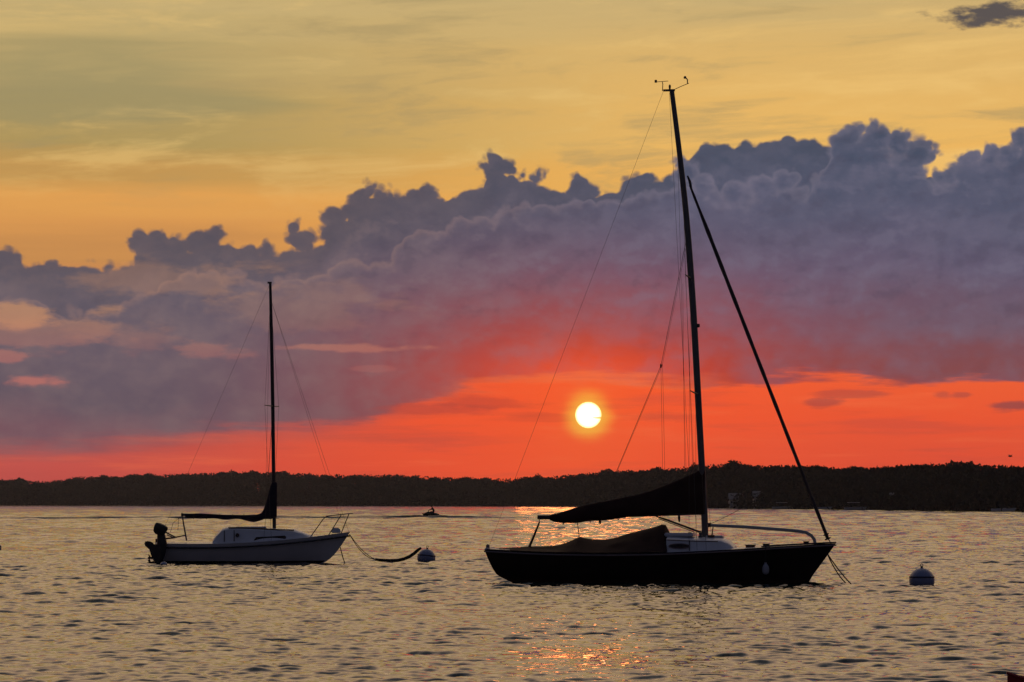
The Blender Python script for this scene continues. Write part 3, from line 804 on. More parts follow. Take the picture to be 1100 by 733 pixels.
# ---------- the dark sloop in front
def dark_sloop():
    p = on_water(709, 628)
    fr = Frame(p.x * 1.013, p.y * 1.013, R(-9))
    P = fr.pt
    root = empty('sailboat', fr.o, fr.yaw)
    tag(root, 'large dark hulled sloop with brown sail cover, cockpit tent and furled jib', 'sailboat')
    HB = 1.12
    pts = {}
    zs_ = P(523, 591.5, -0.6); zb_ = P(898, 583.6, 0)
    stern_prof = sorted([(q.z, q.x) for q in (P(521.5, 589.5, -0.5), P(527, 605, -0.5), P(534, 618, -0.5), P(541, 622, -0.5), P(552, 627.5, -0.5), P(585, 640, -0.5))])
    stem_prof = sorted([(q.z, q.x) for q in (P(898.5, 583, 0), P(892, 592.4, 0), P(882.5, 605.5, 0), P(873.5, 617.8, 0), P(866, 628, 0), P(835, 645, 0))])
    L0, L1 = zs_.x, zb_.x
    def S(px): return (px - 522.0) / (898.0 - 522.0)
    sheer = [(0.0, P(523, 590.5, -0.8).z), (S(600), P(600, 594.0, -HB).z), (S(700), P(700, 594.2, -HB).z), (S(790), P(790, 590.5, -HB * 0.9).z), (S(850), P(850, 586.6, -0.6).z), (1.0, zb_.z)]
    half, point = sail_hull(root, fr, L0, L1, sheer, stern_prof, stem_prof, HB, 0.72, -0.34, 'hull_dark', 'boot_red', 0.10, 0.05, 'rail_light', 'white_gel')
    def sx(x): return min(1, max(0, (x - L0) / (L1 - L0)))
    def deck_z(x): return smooth_table(sheer, sx(x)) + 0.02
    # toe rail forward, dark
    b = MB()
    for side in (-1, 1):
        pp = []
        for i in range(14):
            s = 0.80 + 0.2 * i / 13
            q = point(s, 1.0, side); q.y -= side * 0.02; q.z += 0.02; pp.append(q)
        b.tube(pp, 0.018, 6)
    b.build('toe_rail', 'rail_dark', root)
    # cabin trunk
    off = -0.72
    xa, xb = P(716, 585, off).x, P(788, 590, off).x
    def roof_z(x):
        return lerp_table([(xa, P(716, 578.5, off).z), (P(741, 580, off).x, P(741, 579.8, off).z), (P(774, 580, off).x, P(774, 580.5, off).z), (P(783, 584, off).x, P(783, 584.5, off).z), (xb, P(789, 590, off).z)], x)
    rows = []
    for i in range(21):
        x = xa + (xb - xa) * i / 20
        w = 0.76 - 0.30 * (i / 20) ** 2
        zr, zd = roof_z(x), deck_z(x) - 0.05
        rows.append([(x, -w - 0.05, zd), (x, -w, zr - 0.03), (x, -w + 0.06, zr), (x, -w * 0.5, zr + 0.05), (x, 0, zr + 0.065), (x, w * 0.5, zr + 0.05), (x, w - 0.06, zr), (x, w, zr - 0.03), (x, w + 0.05, zd)])
    b = MB(); b.grid(rows, caps=True); cab = b.build('cabin', 'white_gel', root)
    # sliding hatch and roof moulding
    b = MB(); b.box((P(731, 576, 0).x, 0, roof_z(P(731, 576, 0).x) + 0.10), (0.72, 0.95, 0.09)); b.build('hatch', 'white_gel', cab, bevel=0.025)
    b = MB(); b.box((P(768, 576, 0).x, 0, roof_z(P(768, 576, 0).x) + 0.07), (0.45, 0.5, 0.07)); b.build('hatch', 'white_gel', cab, bevel=0.025)
    b = MB()
    for side in (-1, 1):
        b.tube([(x, side * (0.76 - 0.30 * ((x - xa) / (xb - xa)) ** 2 + 0.004), roof_z(x) - 0.035) for x in (xa + 0.02, xa + 0.35, xa + 0.7, xa + 1.0, xa + 1.25)], 0.012, 6)
    b.build('grab_rail', 'wood', cab)
    for side in (-1, 1):
        xc = P(730, 587, off).x; zc = P(730, 586.9, -0.79).z
        b = MB(); ring = [(xc + 0.26 * math.cos(w), side * 0.806, zc + 0.062 * math.sin(w)) for w in [6.2832 * k / 20 for k in range(20)]]
        inner = [(q[0], side * 0.70, q[2]) for q in ring]
        b.add(ring + inner, [tuple(range(20))] + [(k, (k + 1) % 20, 20 + (k + 1) % 20, 20 + k) for k in range(20)])
        win = b.build('cabin_window', 'glass', root)
        f = MB(); f.tube(ring + ring[:1], 0.012, 6); f.build('window_frame', 'rail_light', win)
    b = MB(); xj = P(741, 585, off).x
    for side in (-1, 1): b.tube([(xj, side * 0.778, deck_z(xj) - 0.02), (xj, side * 0.752, roof_z(xj) - 0.02)], 0.010, 5)
    b.build('cabin_seam', 'rail_dark', cab)
    # mast, gently bent, raked aft
    mp = [P(x, y, 0) for x, y in ((757.5, 576), (756.5, 548), (753.3, 490), (749, 410), (744.5, 330), (737.5, 235), (730, 165), (721.5, 96.5))]
    mp = [Vector((smooth_table([(q.z, q.x) for q in mp], z), 0, z)) for z in np.linspace(mp[0].z - 0.25, mp[-1].z, 26)]
    mx = lambda z: lerp_table([(q.z, q.x) for q in mp], z)
    b = MB(); b.tube(mp, [0.082 - 0.022 * max(0, (i - 15) / 10) for i in range(26)], 12, sq=0.8); mast = b.build('mast', 'spar', root)
    top = mp[-1]
    b = MB(); q0, q1 = P(712.5, 97.6, 0), P(725, 96.8, 0); b.box((q0 + q1) / 2, ((q1 - q0).length, 0.05, 0.05)); b.build('masthead_crane', 'spar_dark', mast)
    b = MB(); c0 = P(719.5, 94, 0); b.lathe([(0.02, -0.05), (0.028, 0.0), (0.03, 0.04), (0.012, 0.07)], 10, c0); b.build('masthead_light', 'black', mast)
    # wind vane: pointer with tail, and the cups of the wind meter
    b = MB(); v0 = P(711.6, 98, 0)
    b.tube([v0, P(712, 90.5, 0), P(711.4, 88.2, 0)], 0.011, 5); b.tube([P(704.5, 88.2, 0), P(717.8, 87.2, 0)], 0.008, 5)
    t0 = P(704.5, 87.5, 0); b.box(t0, (0.06, 0.012, 0.07)); b.build('wind_vane', 'black', mast)
    b = MB(); b.tube([P(725, 96, 0), P(731, 93.2, 0), P(740, 89.5, 0)], 0.009, 5); b.tube([P(738.5, 90, 0), P(738.4, 85.5, 0), P(736, 83.5, 0)], [0.014, 0.016, 0.018], 5)
    cup = P(735.5, 83.6, 0); b.lathe([(0.01, -0.03), (0.035, 0.0), (0.03, 0.035), (0.01, 0.045)], 8, cup, Matrix.Rotation(R(50), 3, 'Y'))
    b.build('wind_meter', 'black', mast)
    # spreaders, two pairs swept aft
    chain = 0.98
    sp_z = [P(738, 300, 0).z, P(748, 424, 0).z]
    sp_len = [0.62, 0.85]
    tips = {}
    for z, Ls in zip(sp_z, sp_len):
        for side in (-1, 1):
            tip = Vector((mx(z) - 0.10 * Ls - 0.02, side * Ls, z + 0.06)); tips[(z, side)] = tip
            b = MB(); b.tube([(mx(z), side * 0.05, z), tip], [0.024, 0.014], 6); b.build('spreader', 'spar_dark', mast)
    b = MB(); zz = P(751, 350, 0).z; b.box((mx(zz) + 0.10, 0, zz), (0.08, 0.05, 0.09)); b.build('mast_light', 'black', mast, bevel=0.01)
    # standing rigging
    zh = P(739, 197, 0).z
    deckx = P(750, 590, -0.9).x
    for side in (-1, 1):
        cp = Vector((deckx - 0.02, side * chain, deck_z(deckx)))
        b = MB(); b.tube([(mx(zh), side * 0.05, zh), tips[(sp_z[0], side)], tips[(sp_z[1], side)], cp], 0.0042, 5); b.build('shroud', 'wire', root)
        b = MB(); b.tube([(mx(sp_z[1]), side * 0.05, sp_z[1] - 0.05), cp + Vector((0.22, -side * 0.05, 0))], 0.0042, 5); b.build('shroud', 'wire', root)
        b = MB(); b.tube([(mx(sp_z[0]), side * 0.05, sp_z[0] - 0.05), tips[(sp_z[1], side)] + Vector((-0.03, 0, 0)), cp + Vector((-0.2, -side * 0.03, 0))], 0.0036, 5); b.build('shroud', 'wire', root)
    b = MB(); b.tube([P(712.5, 98.5, 0), P(525, 588, 0)], 0.0034, 5); b.build('backstay', 'wire', root)
    # topping lift led through a block to the boom, with its falls
    b = MB(); blk = P(710, 393, 0)
    b.tube([P(739.5, 246, 0), blk, P(649, 538, 0)], 0.006, 5); b.tube([P(738.5, 258, 0), blk + Vector((0.03, 0, 0)), P(650, 537, 0)], 0.0036, 5)
    b.tube([blk, P(712.2, 528, 0)], 0.0036, 5); b.tube([blk + Vector((0.04, 0, 0.05)), P(714.5, 525, 0)], 0.0036, 5)
    b.build('topping_lift', 'wire', root)
    b = MB(); b.lathe([(0.008, -0.06), (0.022, -0.04), (0.025, 0.02), (0.01, 0.05)], 8, blk); b.build('block', 'black', root)
    # halyards just abaft the mast
    b = MB()
    for x0, y0, x1, y1 in ((719, 100, 742, 540), (735, 250, 745.5, 540), (733.5, 305, 735.5, 515), (728, 160, 737, 510)):
        b.tube([P(x0, y0, 0.04), P(x1, y1, 0.04)], 0.0036, 5)
    b.build('halyard', 'wire', root)
    # furled jib on its forestay, drum at the foot
    a0, a1 = P(741, 199, 0), P(888.5, 577, 0)
    b = MB(); n = 30
    b.tube([a0.lerp(a1, i / n) for i in range(n + 1)], [0.024 + 0.026 * min(1, i / 4) * (1 - 0.25 * i / n) + 0.004 * math.sin(i * 2.1) for i in range(n + 1)], 9); jib = b.build('furled_jib', 'sail_roll', root)
    b = MB(); ax = (a1 - a0).normalized(); rot = ax.to_track_quat('Z', 'Y').to_matrix()
    b.lathe([(0.02, -0.09), (0.075, -0.08), (0.075, -0.055), (0.04, -0.04), (0.04, 0.02), (0.08, 0.03), (0.08, 0.06), (0.02, 0.07)], 14, a1, rot); b.tube([a1, P(893, 584.5, 0)], 0.014, 6)
    b.build('furling_drum', 'black', jib)
    b = MB(); b.tube([P(738.5, 189, 0), P(741, 195, 0), a0 + ax * 0.1], [0.02, 0.035, 0.03], 7); b.build('furler_swivel', 'black', jib)
    # jib sheet from the mast foot to the clew
    b = MB(); wavy_tube(b, P(762, 563.5, -0.1), P(857, 505, 0), 0.006, sag=0.10); b.build('jib_sheet', 'rope', root)
    # boom and brown mainsail cover
    z0b = P(592, 556.5, 0); z1b = P(755, 551, 0)
    b = MB(); b.tube([P(577.5, 555.8, 0), P(600, 555.8, 0), P(757, 550.5, 0)], [0.055, 0.06, 0.06], 10); boom = b.build('boom', 'spar_dark', root)
    topl = [(591, 553.2), (600, 551.2), (625, 543.5), (650, 538.5), (680, 532.5), (700, 527), (720, 519.5), (740, 511), (752, 505), (756.5, 502.5)]
    botl = [(591, 559), (596, 561), (610, 562.2), (622, 561.8), (632, 560.0), (652, 559.0), (668, 556.6), (690, 554.2), (703, 553.0), (715, 554.0), (724, 552.0), (740, 553.0), (756.5, 553.5)]
    rows = []; n = 46
    for i in range(n + 1):
        px = 591 + (757.5 - 591) * i / n
        zt = P(px, smooth_table(topl, px), 0).z; zb = P(px, smooth_table(botl, px), 0).z
        x = P(px, 553, 0).x; H = zt - zb
        w = min(0.13, 0.05 + H * 0.16)
        row = []
        for k in range(20):
            a = 2 * math.pi * k / 20
            cz = math.cos(a); f = (1 - cz) / 2               # 0 at the ridge, 1 at the foot
            ww = w * (0.25 + 0.95 * math.sin(math.pi * min(1, f * 0.62 + 0.06)) ) if 0 < k < 20 and k != 10 else 0
            wr = 1 + 0.22 * mnoise.noise(Vector((x * 3.2, f * 2.0, 4))) + 0.10 * math.sin(x * 9 + f * 5)
            row.append((x, math.copysign(ww * wr * abs(math.sin(a)) ** 0.6, math.sin(a)) if k not in (0, 10) else 0, zb + H * (0.5 + 0.5 * cz)))
        rows.append(row)
    b = MB(); b.grid(rows, closed=True, caps=True); cov = b.build('sail_cover', 'canvas_brown', root)
    b = MB()
    for px in (605, 634, 664, 694, 722): 
        q = P(px, smooth_table(botl, px), 0); b.tube([(q.x, -0.05, q.z + 0.04), (q.x, -0.02, q.z - 0.035), (q.x, 0.02, q.z - 0.035), (q.x, 0.05, q.z + 0.04)], 0.010, 5)
    b.build('cover_tie', 'rope', cov)
    for px, y0, y1 in ((714, 548, 553.5), (729.5, 552, 561), (644.5, 558, 563)):
        b = MB(); b.tube([P(px, y0, 0), P(px, (y0 + y1) / 2, 0), P(px + 0.3, y1, 0)], [0.02, 0.035, 0.018], 7); b.build('block', 'rail_light' if px == 714 else 'black', boom)
    b = MB(); b.tube([P(747.5, 553, 0), P(747.8, 566, 0)], 0.006, 5); b.build('downhaul', 'rope', boom)
    # boom vang (two close spars) from boom to mast foot
    b = MB(); b.tube([P(701, 553.5, 0), P(716, 558.5, 0), P(752, 571.8, 0)], [0.010, 0.026, 0.026], 7); b.tube([P(708, 557.5, -0.05), P(746, 571.8, -0.05)], 0.012, 6); b.tube([P(751, 571.5, 0), P(756, 573.5, 0)], 0.035, 7)
    b.build('boom_vang', 'spar_dark', root)
    # boom crutch on the after deck and the mainsheet
    b = MB(); b.tube([P(568, 589, 0), P(574, 575, 0), P(579.5, 561, 0)], [0.035, 0.03, 0.02], 7); b.tube([P(579.5, 561, 0), P(579, 555.5, 0)], 0.010, 5); b.build('boom_crutch', 'wood', root)
    b = MB(); b.tube([P(620.3, 562, 0), P(622.2, 577.5, 0)], 0.010, 5); b.build('mainsheet', 'rope', root)
    # cockpit tent: ridge heights at the centre line, skirts at the rail
    ridge = [(526, 589.3), (545, 588.8), (566, 587.3), (585, 586.8), (600, 585.6), (612, 581.6), (620, 577.8), (623, 577.0), (628, 578.0), (640, 579.6), (650, 579.6), (662, 577.4), (674, 573.6), (690, 569.6), (704, 566.0), (713, 563.2), (716.5, 565.5), (719.5, 572)]
    rows = []; n = 44
    for i in range(n + 1):
        px = 527 + (719.5 - 527) * i / n
        q = P(px, smooth_table(ridge, px), 0)
        s = sx(q.x); hb = half(s) * 0.985; zd = deck_z(q.x) - 0.005
        row = []
        for k in range(-8, 9):
            t = abs(k) / 8
            drop = t ** 1.25
            z = q.z + (zd - q.z) * drop - 0.05 * math.sin(math.pi * t) * (0.5 + mnoise.noise(Vector((q.x * 2.2, k * 0.4, 0))))
            row.append((q.x, math.copysign(hb * t, k), max(z, zd - 0.02 * t)))
        rows.append(row)
    b = MB(); b.grid(rows)
    last = rows[-1]; b.add(list(last) + [(p_[0] + 0.02, p_[1], deck_z(p_[0]) - 0.01) for p_ in last], [(k, k + 1, 18 + k, 17 + k) for k in range(16)])
    b.build('cockpit_cover', 'canvas_brown', root)
    # stern fitting and white quarter
    b = MB(); q = P(522.5, 590, -0.45); b.box((q.x + 0.02, 0, q.z - 0.01), (0.10, 1.1, 0.09)); b.build('transom_cap', 'white_gel', root, bevel=0.02)
    b = MB(); q = P(524, 588.2, -0.4); b.lathe([(0.02, -0.06), (0.045, -0.02), (0.05, 0.05), (0.02, 0.08)], 10, q); b.build('stern_light', 'rail_light', root)
    # bowed foredeck pole: long rail with its knee bent down to the deck
    b = MB(); rail = [P(763.5, 564.5, -0.25), P(800, 566.2, -0.25), P(840, 569.2, -0.22), P(858, 570.8, -0.2), P(866, 572.2, -0.2), (P(871.5, 575.4, -0.2)), P(874.6, 579.5, -0.2), P(876, 585.5, -0.2)]
    b.tube(rail, [0.038, 0.043, 0.043, 0.043, 0.042, 0.042, 0.042, 0.042], 10); pole = b.build('foredeck_pole', 'pole', root)
    b = MB(); b.tube([P(762, 562, -0.25), P(762.4, 566.5, -0.25)], 0.045, 8); b.build('pole_end', 'wood', pole)
    b = MB(); b.tube([P(766, 566, -0.25), P(765, 575, -0.25)], 0.014, 5); b.box(P(764, 576, -0.25), (0.16, 0.12, 0.05)); b.build('pole_chock', 'wood', pole)
    # deck hardware
    for px, py, w in ((806, 586.5, 0.22), (823, 585.0, 0.15), (866, 583.4, 0.12)):
        q = P(px, py, -0.35); b = MB(); b.box((q.x, -0.35, deck_z(q.x) + 0.02), (w, 0.08, 0.05)); b.tube([(q.x - w * 0.6, -0.35, deck_z(q.x) + 0.055), (q.x + w * 0.6, -0.35, deck_z(q.x) + 0.055)], 0.014, 6); b.build('cleat', 'wood' if px < 810 else 'spar_dark', root)
    for px, py in ((753.5, 575.5), (742, 577)):
        q = P(px - 1, py + 1, -0.3); b = MB(); b.lathe([(0.05, 0), (0.055, 0.05), (0.035, 0.07), (0.045, 0.13), (0.02, 0.135)], 12, (q.x, -0.3, roof_z(q.x) + 0.04)); b.build('winch', 'steel', root)
    # fender on its lanyard against the topside, and the mooring lines: hang from the boat, things of their own
    xq = P(822.5, 612, -0.9).x; yb = -(half(sx(xq)) + 0.11)
    f0, f1 = P(822.5, 606, yb), P(822.5, 617.5, yb)
    w = fr.o + fr.ex * f1.x + fr.ey * yb
    fd = empty('fender', (w.x, w.y, f1.z), fr.yaw)
    tag(fd, 'white boat fender hanging on a line against the dark hull near the bow', 'fender')
    H = f0.z - f1.z
    b = MB(); b.lathe([(0.02, 0), (0.07, 0.03), (0.085, 0.08), (0.085, H - 0.10), (0.06, H - 0.03), (0.03, H), (0.03, H + 0.04)], 14); b.build('body', 'fender', fd)
    b = MB(); b.tube([(0, 0, H + 0.03), (0, 0.03, H + 0.25), (0, 0.14, deck_z(xq) - f1.z + 0.02)], 0.010, 5); b.build('lanyard', 'rope', fd)
    for i, (px, py) in enumerate(((917.5, 628.5), (912.5, 627.5))):
        e = on_water(px, py); e = Vector(((e - fr.o).dot(fr.ex), (e - fr.o).dot(fr.ey), -0.05))
        b = MB(); wavy_tube(b, P(889.5, 596 + i, -0.03 * i), e, 0.016, sag=0.05 + 0.05 * i); b.build('mooring_line', 'rope', root)
    return fr, root
dark_sloop()

# ---------- the white sloop further out
def white_sloop():
    p = on_water(266, 606)
    fr = Frame(p.x * 1.010, p.y * 1.010, R(4))
    P = fr.pt
    root = empty('sailboat', fr.o, fr.yaw)
    tag(root, 'smaller white hulled sloop with outboard motor on its stern and navy boom cover', 'sailboat')
    HB = 1.05
    stern_prof = sorted([(q.z, q.x) for q in (P(166.5, 583.5, -0.6), P(168.5, 590, -0.6), P(172, 598, -0.6), P(177, 604, -0.6), P(184, 608, -0.6), P(205, 615, -0.6))])
    stem_prof = sorted([(q.z, q.x) for q in (P(376.5, 571, 0), P(372, 578, 0), P(366, 587, 0), P(359, 596, 0), P(350, 603.5, 0), P(335, 611, 0))])
    zs_ = P(167, 583.5, -0.6); zb_ = P(376, 571.5, 0)
    L0, L1 = zs_.x, zb_.x
    def S(px): return (px - 167.0) / (376.0 - 167.0)
    sheer = [(0.0, P(167, 584.0, -0.7).z), (S(235), P(235, 584.2, -HB).z), (S(290), P(290, 581.6, -HB).z), (S(335), P(335, 577.2, -0.8).z), (1.0, zb_.z)]
    half, point = sail_hull(root, fr, L0, L1, sheer, stern_prof, stem_prof, HB, 0.74, -0.30, 'hull_white', 'boot_dark', 0.09, 0.13, 'rail_dark', 'white_gel', 0.03)
    def sx(x): return min(1, max(0, (x - L0) / (L1 - L0)))
    def deck_z(x): return smooth_table(sheer, sx(x)) + 0.02
    # cabin: stepped coaming aft, long low trunk, sloping front
    off = -0.62
    prof = [(228, 582.5), (229.5, 578.5), (235, 572.5), (239, 569.0), (244, 567.8), (256, 567.6), (300, 569.8), (317, 570.4), (325, 573.2), (336, 577.8)]
    prof = [(P(x, y, off).x, P(x, y, off).z) for x, y in prof]
    xa, xb = prof[0][0], prof[-1][0]
    rows = []
    for i in range(41):
        x = xa + (xb - xa) * i / 40; w = 0.66 - 0.30 * max(0, (i / 40 - 0.35) / 0.65) ** 1.6
        zr = lerp_table(prof, x); zd = deck_z(x) - 0.06
        zr = max(zr, zd + 0.07)
        rows.append([(x, -w - 0.07, zd), (x, -w, zr - 0.04), (x, -w + 0.07, zr), (x, -w * 0.45, zr + 0.04), (x, 0, zr + 0.055), (x, w * 0.45, zr + 0.04), (x, w - 0.07, zr), (x, w, zr - 0.04), (x, w + 0.07, zd)])
    b = MB(); b.grid(rows, caps=True); cab = b.build('cabin', 'white_gel', root)
    for side in (-1, 1):
        r = []
        for px, py in ((272.5, 580.6), (275, 577.2), (306, 575.6), (307.5, 577.0), (306.5, 579.6), (273.5, 581.2)):
            q = P(px, py, -0.70); i = (q.x - xa) / (xb - xa); w = 0.66 - 0.30 * max(0, (i - 0.35) / 0.65) ** 1.6
            r.append(Vector((q.x, side * (w + 0.055), q.z)))
        b = MB(); b.add(r + [Vector((q.x, q.y - side * 0.10, q.z)) for q in r], [tuple(range(6))] + [(k, (k + 1) % 6, 6 + (k + 1) % 6, 6 + k) for k in range(6)]); b.build('cabin_window', 'glass', root, smooth=False)
    for px in (255.0,):
        for side in (-1, 1):
            q = P(px, 575, -0.72); b = MB(); b.lathe([(0.065, 0), (0.065, 0.10)], 14, (q.x, side * 0.70 - (0.05 if side > 0 else 0.02), q.z), Matrix.Rotation(R(-90 * side), 3, 'X')); b.build('porthole', 'glass', root)
    b = MB()
    for px, ya, yb_ in ((241, 570, 582), (251.5, 569.5, 581.5)):
        for side in (-1, 1): b.tube([P(px, ya, -0.655) * 1, P(px, yb_, -0.735)] if side < 0 else [Vector((P(px, ya, 0).x, 0.655, P(px, ya, -0.655).z)), Vector((P(px, yb_, 0).x, 0.735, P(px, yb_, -0.735).z))], 0.016, 5)
    b.build('cabin_seam', 'rail_dark', cab)
    b = MB(); q = P(270, 568, 0); b.box((q.x, 0, lerp_table(prof, q.x) + 0.045), (1.0, 0.62, 0.05)); b.build('hatch', 'white_gel', cab, bevel=0.02)
    b = MB(); q0, q1 = P(246, 568, 0).x, P(316, 568, 0).x
    for side in (-1, 1): b.tube([(q0 + (q1 - q0) * k / 8, side * (0.60 - 0.16 * (k / 8) ** 2), lerp_table(prof, q0 + (q1 - q0) * k / 8) + 0.02) for k in range(9)], 0.022, 5)
    b.build('grab_rail', 'wood', cab)
    # mast and rig
    mp = [P(x, y, 0) for x, y in ((294.8, 571), (294.0, 520), (293.0, 436), (291.8, 370), (290.3, 304.5))]
    mp = [Vector((smooth_table([(q.z, q.x) for q in mp], z), 0, z)) for z in np.linspace(mp[0].z - 0.2, mp[-1].z, 16)]
    mx = lambda z: lerp_table([(q.z, q.x) for q in mp], z)
    b = MB(); b.tube(mp, [0.062] * 12 + [0.058, 0.054, 0.05, 0.045], 10, sq=0.8); mast = b.build('mast', 'spar_dark', root)
    b = MB(); q = mp[-1]; b.box((q.x - 0.02, 0, q.z + 0.02), (0.14, 0.05, 0.06)); b.build('masthead_crane', 'spar_dark', mast)
    zsp = P(293, 436.5, 0).z; tips = {}
    for side in (-1, 1):
        tip = Vector((mx(zsp) - 0.03 + side * 0.22, side * 0.62, zsp + 0.01)); tips[side] = tip
        b = MB(); b.tube([(mx(zsp), side * 0.04, zsp), tip], [0.022, 0.014], 6); b.build('spreader', 'spar_dark', mast)
    zt = P(291, 318, 0).z; dx = P(292, 580, 0).x
    for side in (-1, 1):
        cp = Vector((dx, side * 0.88, deck_z(dx)))
        b = MB(); b.tube([(mx(zt), side * 0.04, zt), tips[side], cp], 0.0042, 5); b.build('shroud', 'wire', root)
        b = MB(); b.tube([(mx(zsp), side * 0.04, zsp - 0.05), cp + Vector((-0.25, -side * 0.04, 0))], 0.0042, 5); b.build('shroud', 'wire', root)
    b = MB(); b.tube([P(291, 322, 0), P(374.5, 571, 0)], 0.0042, 5); b.build('forestay', 'wire', root)
    b = MB(); b.tube([P(291, 322, 0), P(341, 480, 0.02), P(364, 553, 0.02)], 0.0036, 5); b.tube([P(290.5, 308, 0.03), P(285.0, 545, 0.03)], 0.0036, 5); b.build('halyard', 'wire', root)
    b = MB(); b.tube([P(289.5, 306, 0), P(170, 582, 0)], 0.0034, 5); b.build('backstay', 'wire', root)
    # boom under a rolled dark cover that climbs the mast
    b = MB(); b.tube([P(194.5, 553, 0), P(292, 556.5, 0)], 0.045, 8); boom = b.build('boom', 'spar_dark', root)
    topl = [(199, 552.0), (215, 551.6), (240, 553.0), (262, 553.4), (276, 553.0), (281.5, 551.0), (284.5, 544), (287.5, 533), (290.2, 522), (291.8, 517.5), (296.0, 517.2), (297.4, 519)]
    botl = [(199, 556.6), (215, 557.4), (232, 557.2), (242, 558.6), (256, 557.6), (265, 559.6), (273, 561.0), (280, 559.4), (286, 557.2), (292, 557.4), (296.6, 556.5), (297.4, 556)]
    rows = []; n = 40
    for i in range(n + 1):
        px = 199 + (297.4 - 199) * i / n
        zt_ = P(px, lerp_table(topl, px), 0).z; zb = P(px, smooth_table(botl, px), 0).z
        x = P(px, 555, 0).x; H = zt_ - zb; w = min(0.13, 0.06 + H * 0.2); row = []
        for k in range(16):
            a = 2 * math.pi * k / 16
            wr = 1 + 0.25 * mnoise.noise(Vector((x * 3, k * 0.5, 9)))
            row.append((x, w * wr * math.sin(a), zb + H * (0.5 + 0.5 * math.cos(a))))
        rows.append(row)
    b = MB(); b.grid(rows, closed=True, caps=True); cov = b.build('sail_cover', 'canvas_navy', root)
    b = MB()
    for px in (208, 222, 236, 250, 262):
        q = P(px, 555, 0); ring = [(q.x, 0.10 * math.sin(6.2832 * k / 12), q.z + 0.085 * math.cos(6.2832 * k / 12)) for k in range(13)]; b.tube(ring, 0.010, 5)
    b.build('cover_tie', 'rope', cov)
    # stern crutch, sheets and tiller
    b = MB(); b.tube([P(200.5, 581, 0), P(197, 562, 0), P(195.5, 551, 0)], [0.03, 0.026, 0.022], 6); b.build('boom_crutch', 'spar', root)
    b = MB(); b.tube([P(195.5, 554, 0), P(186, 562, 0), P(183, 572, 0)], 0.007, 5); b.tube([P(192, 556, 0), P(191, 570, 0)], 0.007, 5); b.build('mainsheet', 'rope', root)
    b = MB(); b.tube([P(172, 579.5, 0), P(186, 578, 0), P(200, 575.0, 0)], [0.035, 0.028, 0.018], 6); b.tube([P(179, 574.5, 0), P(187, 578, 0)], 0.018, 5); b.build('tiller', 'wood', root)
    # rudder blade on the transom, tip added in place of the motor's dark reflection
    b = MB(); q = [P(167, 579, 0), P(171, 579, 0), P(177, 604, 0), P(170, 608, 0), P(146, 609.5, 0), P(145, 607.8, 0), P(166, 602.5, 0)]
    b.add([v_ + Vector((0, -0.02, 0)) for v_ in q] + [v_ + Vector((0, 0.02, 0)) for v_ in q], [tuple(range(7)), tuple(range(13, 6, -1))] + [(k, (k + 1) % 7, 7 + (k + 1) % 7, 7 + k) for k in range(7)])
    b.build('rudder_reflection', 'black', root, smooth=False)
    # bow pulpit
    b = MB()
    for side in (-1, 1):
        o1, o2, o3 = side * 0.55, side * 0.36, side * 0.12
        f = lambda px, py, o: P(px, py, o)
        b.tube([f(333.5, 577, o1), f(347, 558, o1), f(350.5, 554.8, o1 * 0.98), f(356, 554, o1 * 0.9), f(367, 552.8, o2), f(378, 551.8, o3), f(379.4, 552, 0)], 0.017, 6)
        b.tube([f(352.5, 575.8, o2), f(366.5, 553.4, o2)], 0.017, 6)
        b.tube([f(366.5, 573, o3), f(374.8, 552.3, o3)], 0.017, 6)
    b.build('bow_pulpit', 'steel', root)
    b = MB(); q = P(361, 571, -0.1); b.box((q.x, -0.1, deck_z(q.x) + 0.09), (0.34, 0.22, 0.17), taper=0.7); b.build('anchor_locker', 'white_gel', root, bevel=0.03)
    # outboard motor hung on the transom, tilted: a part of its boat
    b = MB()
    hd = P(172.2, 568.5, -0.90)
    rot = Matrix.Rotation(R(24), 3, 'Y')
    sec = [(0.10, 0.12, -0.20), (0.19, 0.15, -0.14), (0.22, 0.17, -0.02), (0.23, 0.17, 0.09), (0.20, 0.15, 0.15), (0.12, 0.09, 0.18)]
    rws = [[(hd + rot @ Vector((a_ * math.copysign(abs(math.cos(w)) ** 0.5, math.cos(w)), b_ * math.copysign(abs(math.sin(w)) ** 0.5, math.sin(w)), z))) for w in [6.2832 * k / 18 for k in range(18)]] for a_, b_, z in sec]
    b.grid(rws, closed=True, caps=True); mot = b.build('outboard_motor', 'black', root)
    b = MB(); b.tube([P(173, 574, -0.90), P(174, 584, -0.90), P(172, 595, -0.90), P(169, 606, -0.90)], [0.13, 0.17, 0.17, 0.12], 9, sq=0.6)
    b.build('motor_leg', 'black', mot)
    b = MB(); q = [P(x, y, -0.90) for x, y in ((154.8, 582.6), (157, 581.2), (162.5, 581.8), (166, 585), (172, 586), (175, 596), (172, 604.5), (165.5, 603.5), (162.5, 597), (160.5, 590.5), (156, 586.5))]
    n = len(q); b.add([v_ + Vector((0, -0.09, 0)) for v_ in q] + [v_ + Vector((0, 0.09, 0)) for v_ in q], [tuple(range(n)), tuple(range(2 * n - 1, n - 1, -1))] + [(k, (k + 1) % n, n + (k + 1) % n, n + k) for k in range(n)])
    b.build('motor_bracket', 'black', mot, bevel=0.03)
    b = MB(); c = P(160.5, 599.5, -0.90)
    for k in range(3):
        w = R(120 * k + 20); b.add([c, c + Vector((0.05, 0.07 * math.cos(w + 0.5), 0.14 * math.sin(w + 0.5))), c + Vector((0, 0.15 * math.cos(w), 0.16 * math.sin(w))), c + Vector((-0.05, 0.08 * math.cos(w - 0.6), 0.13 * math.sin(w - 0.6)))], [(0, 1, 2, 3)])
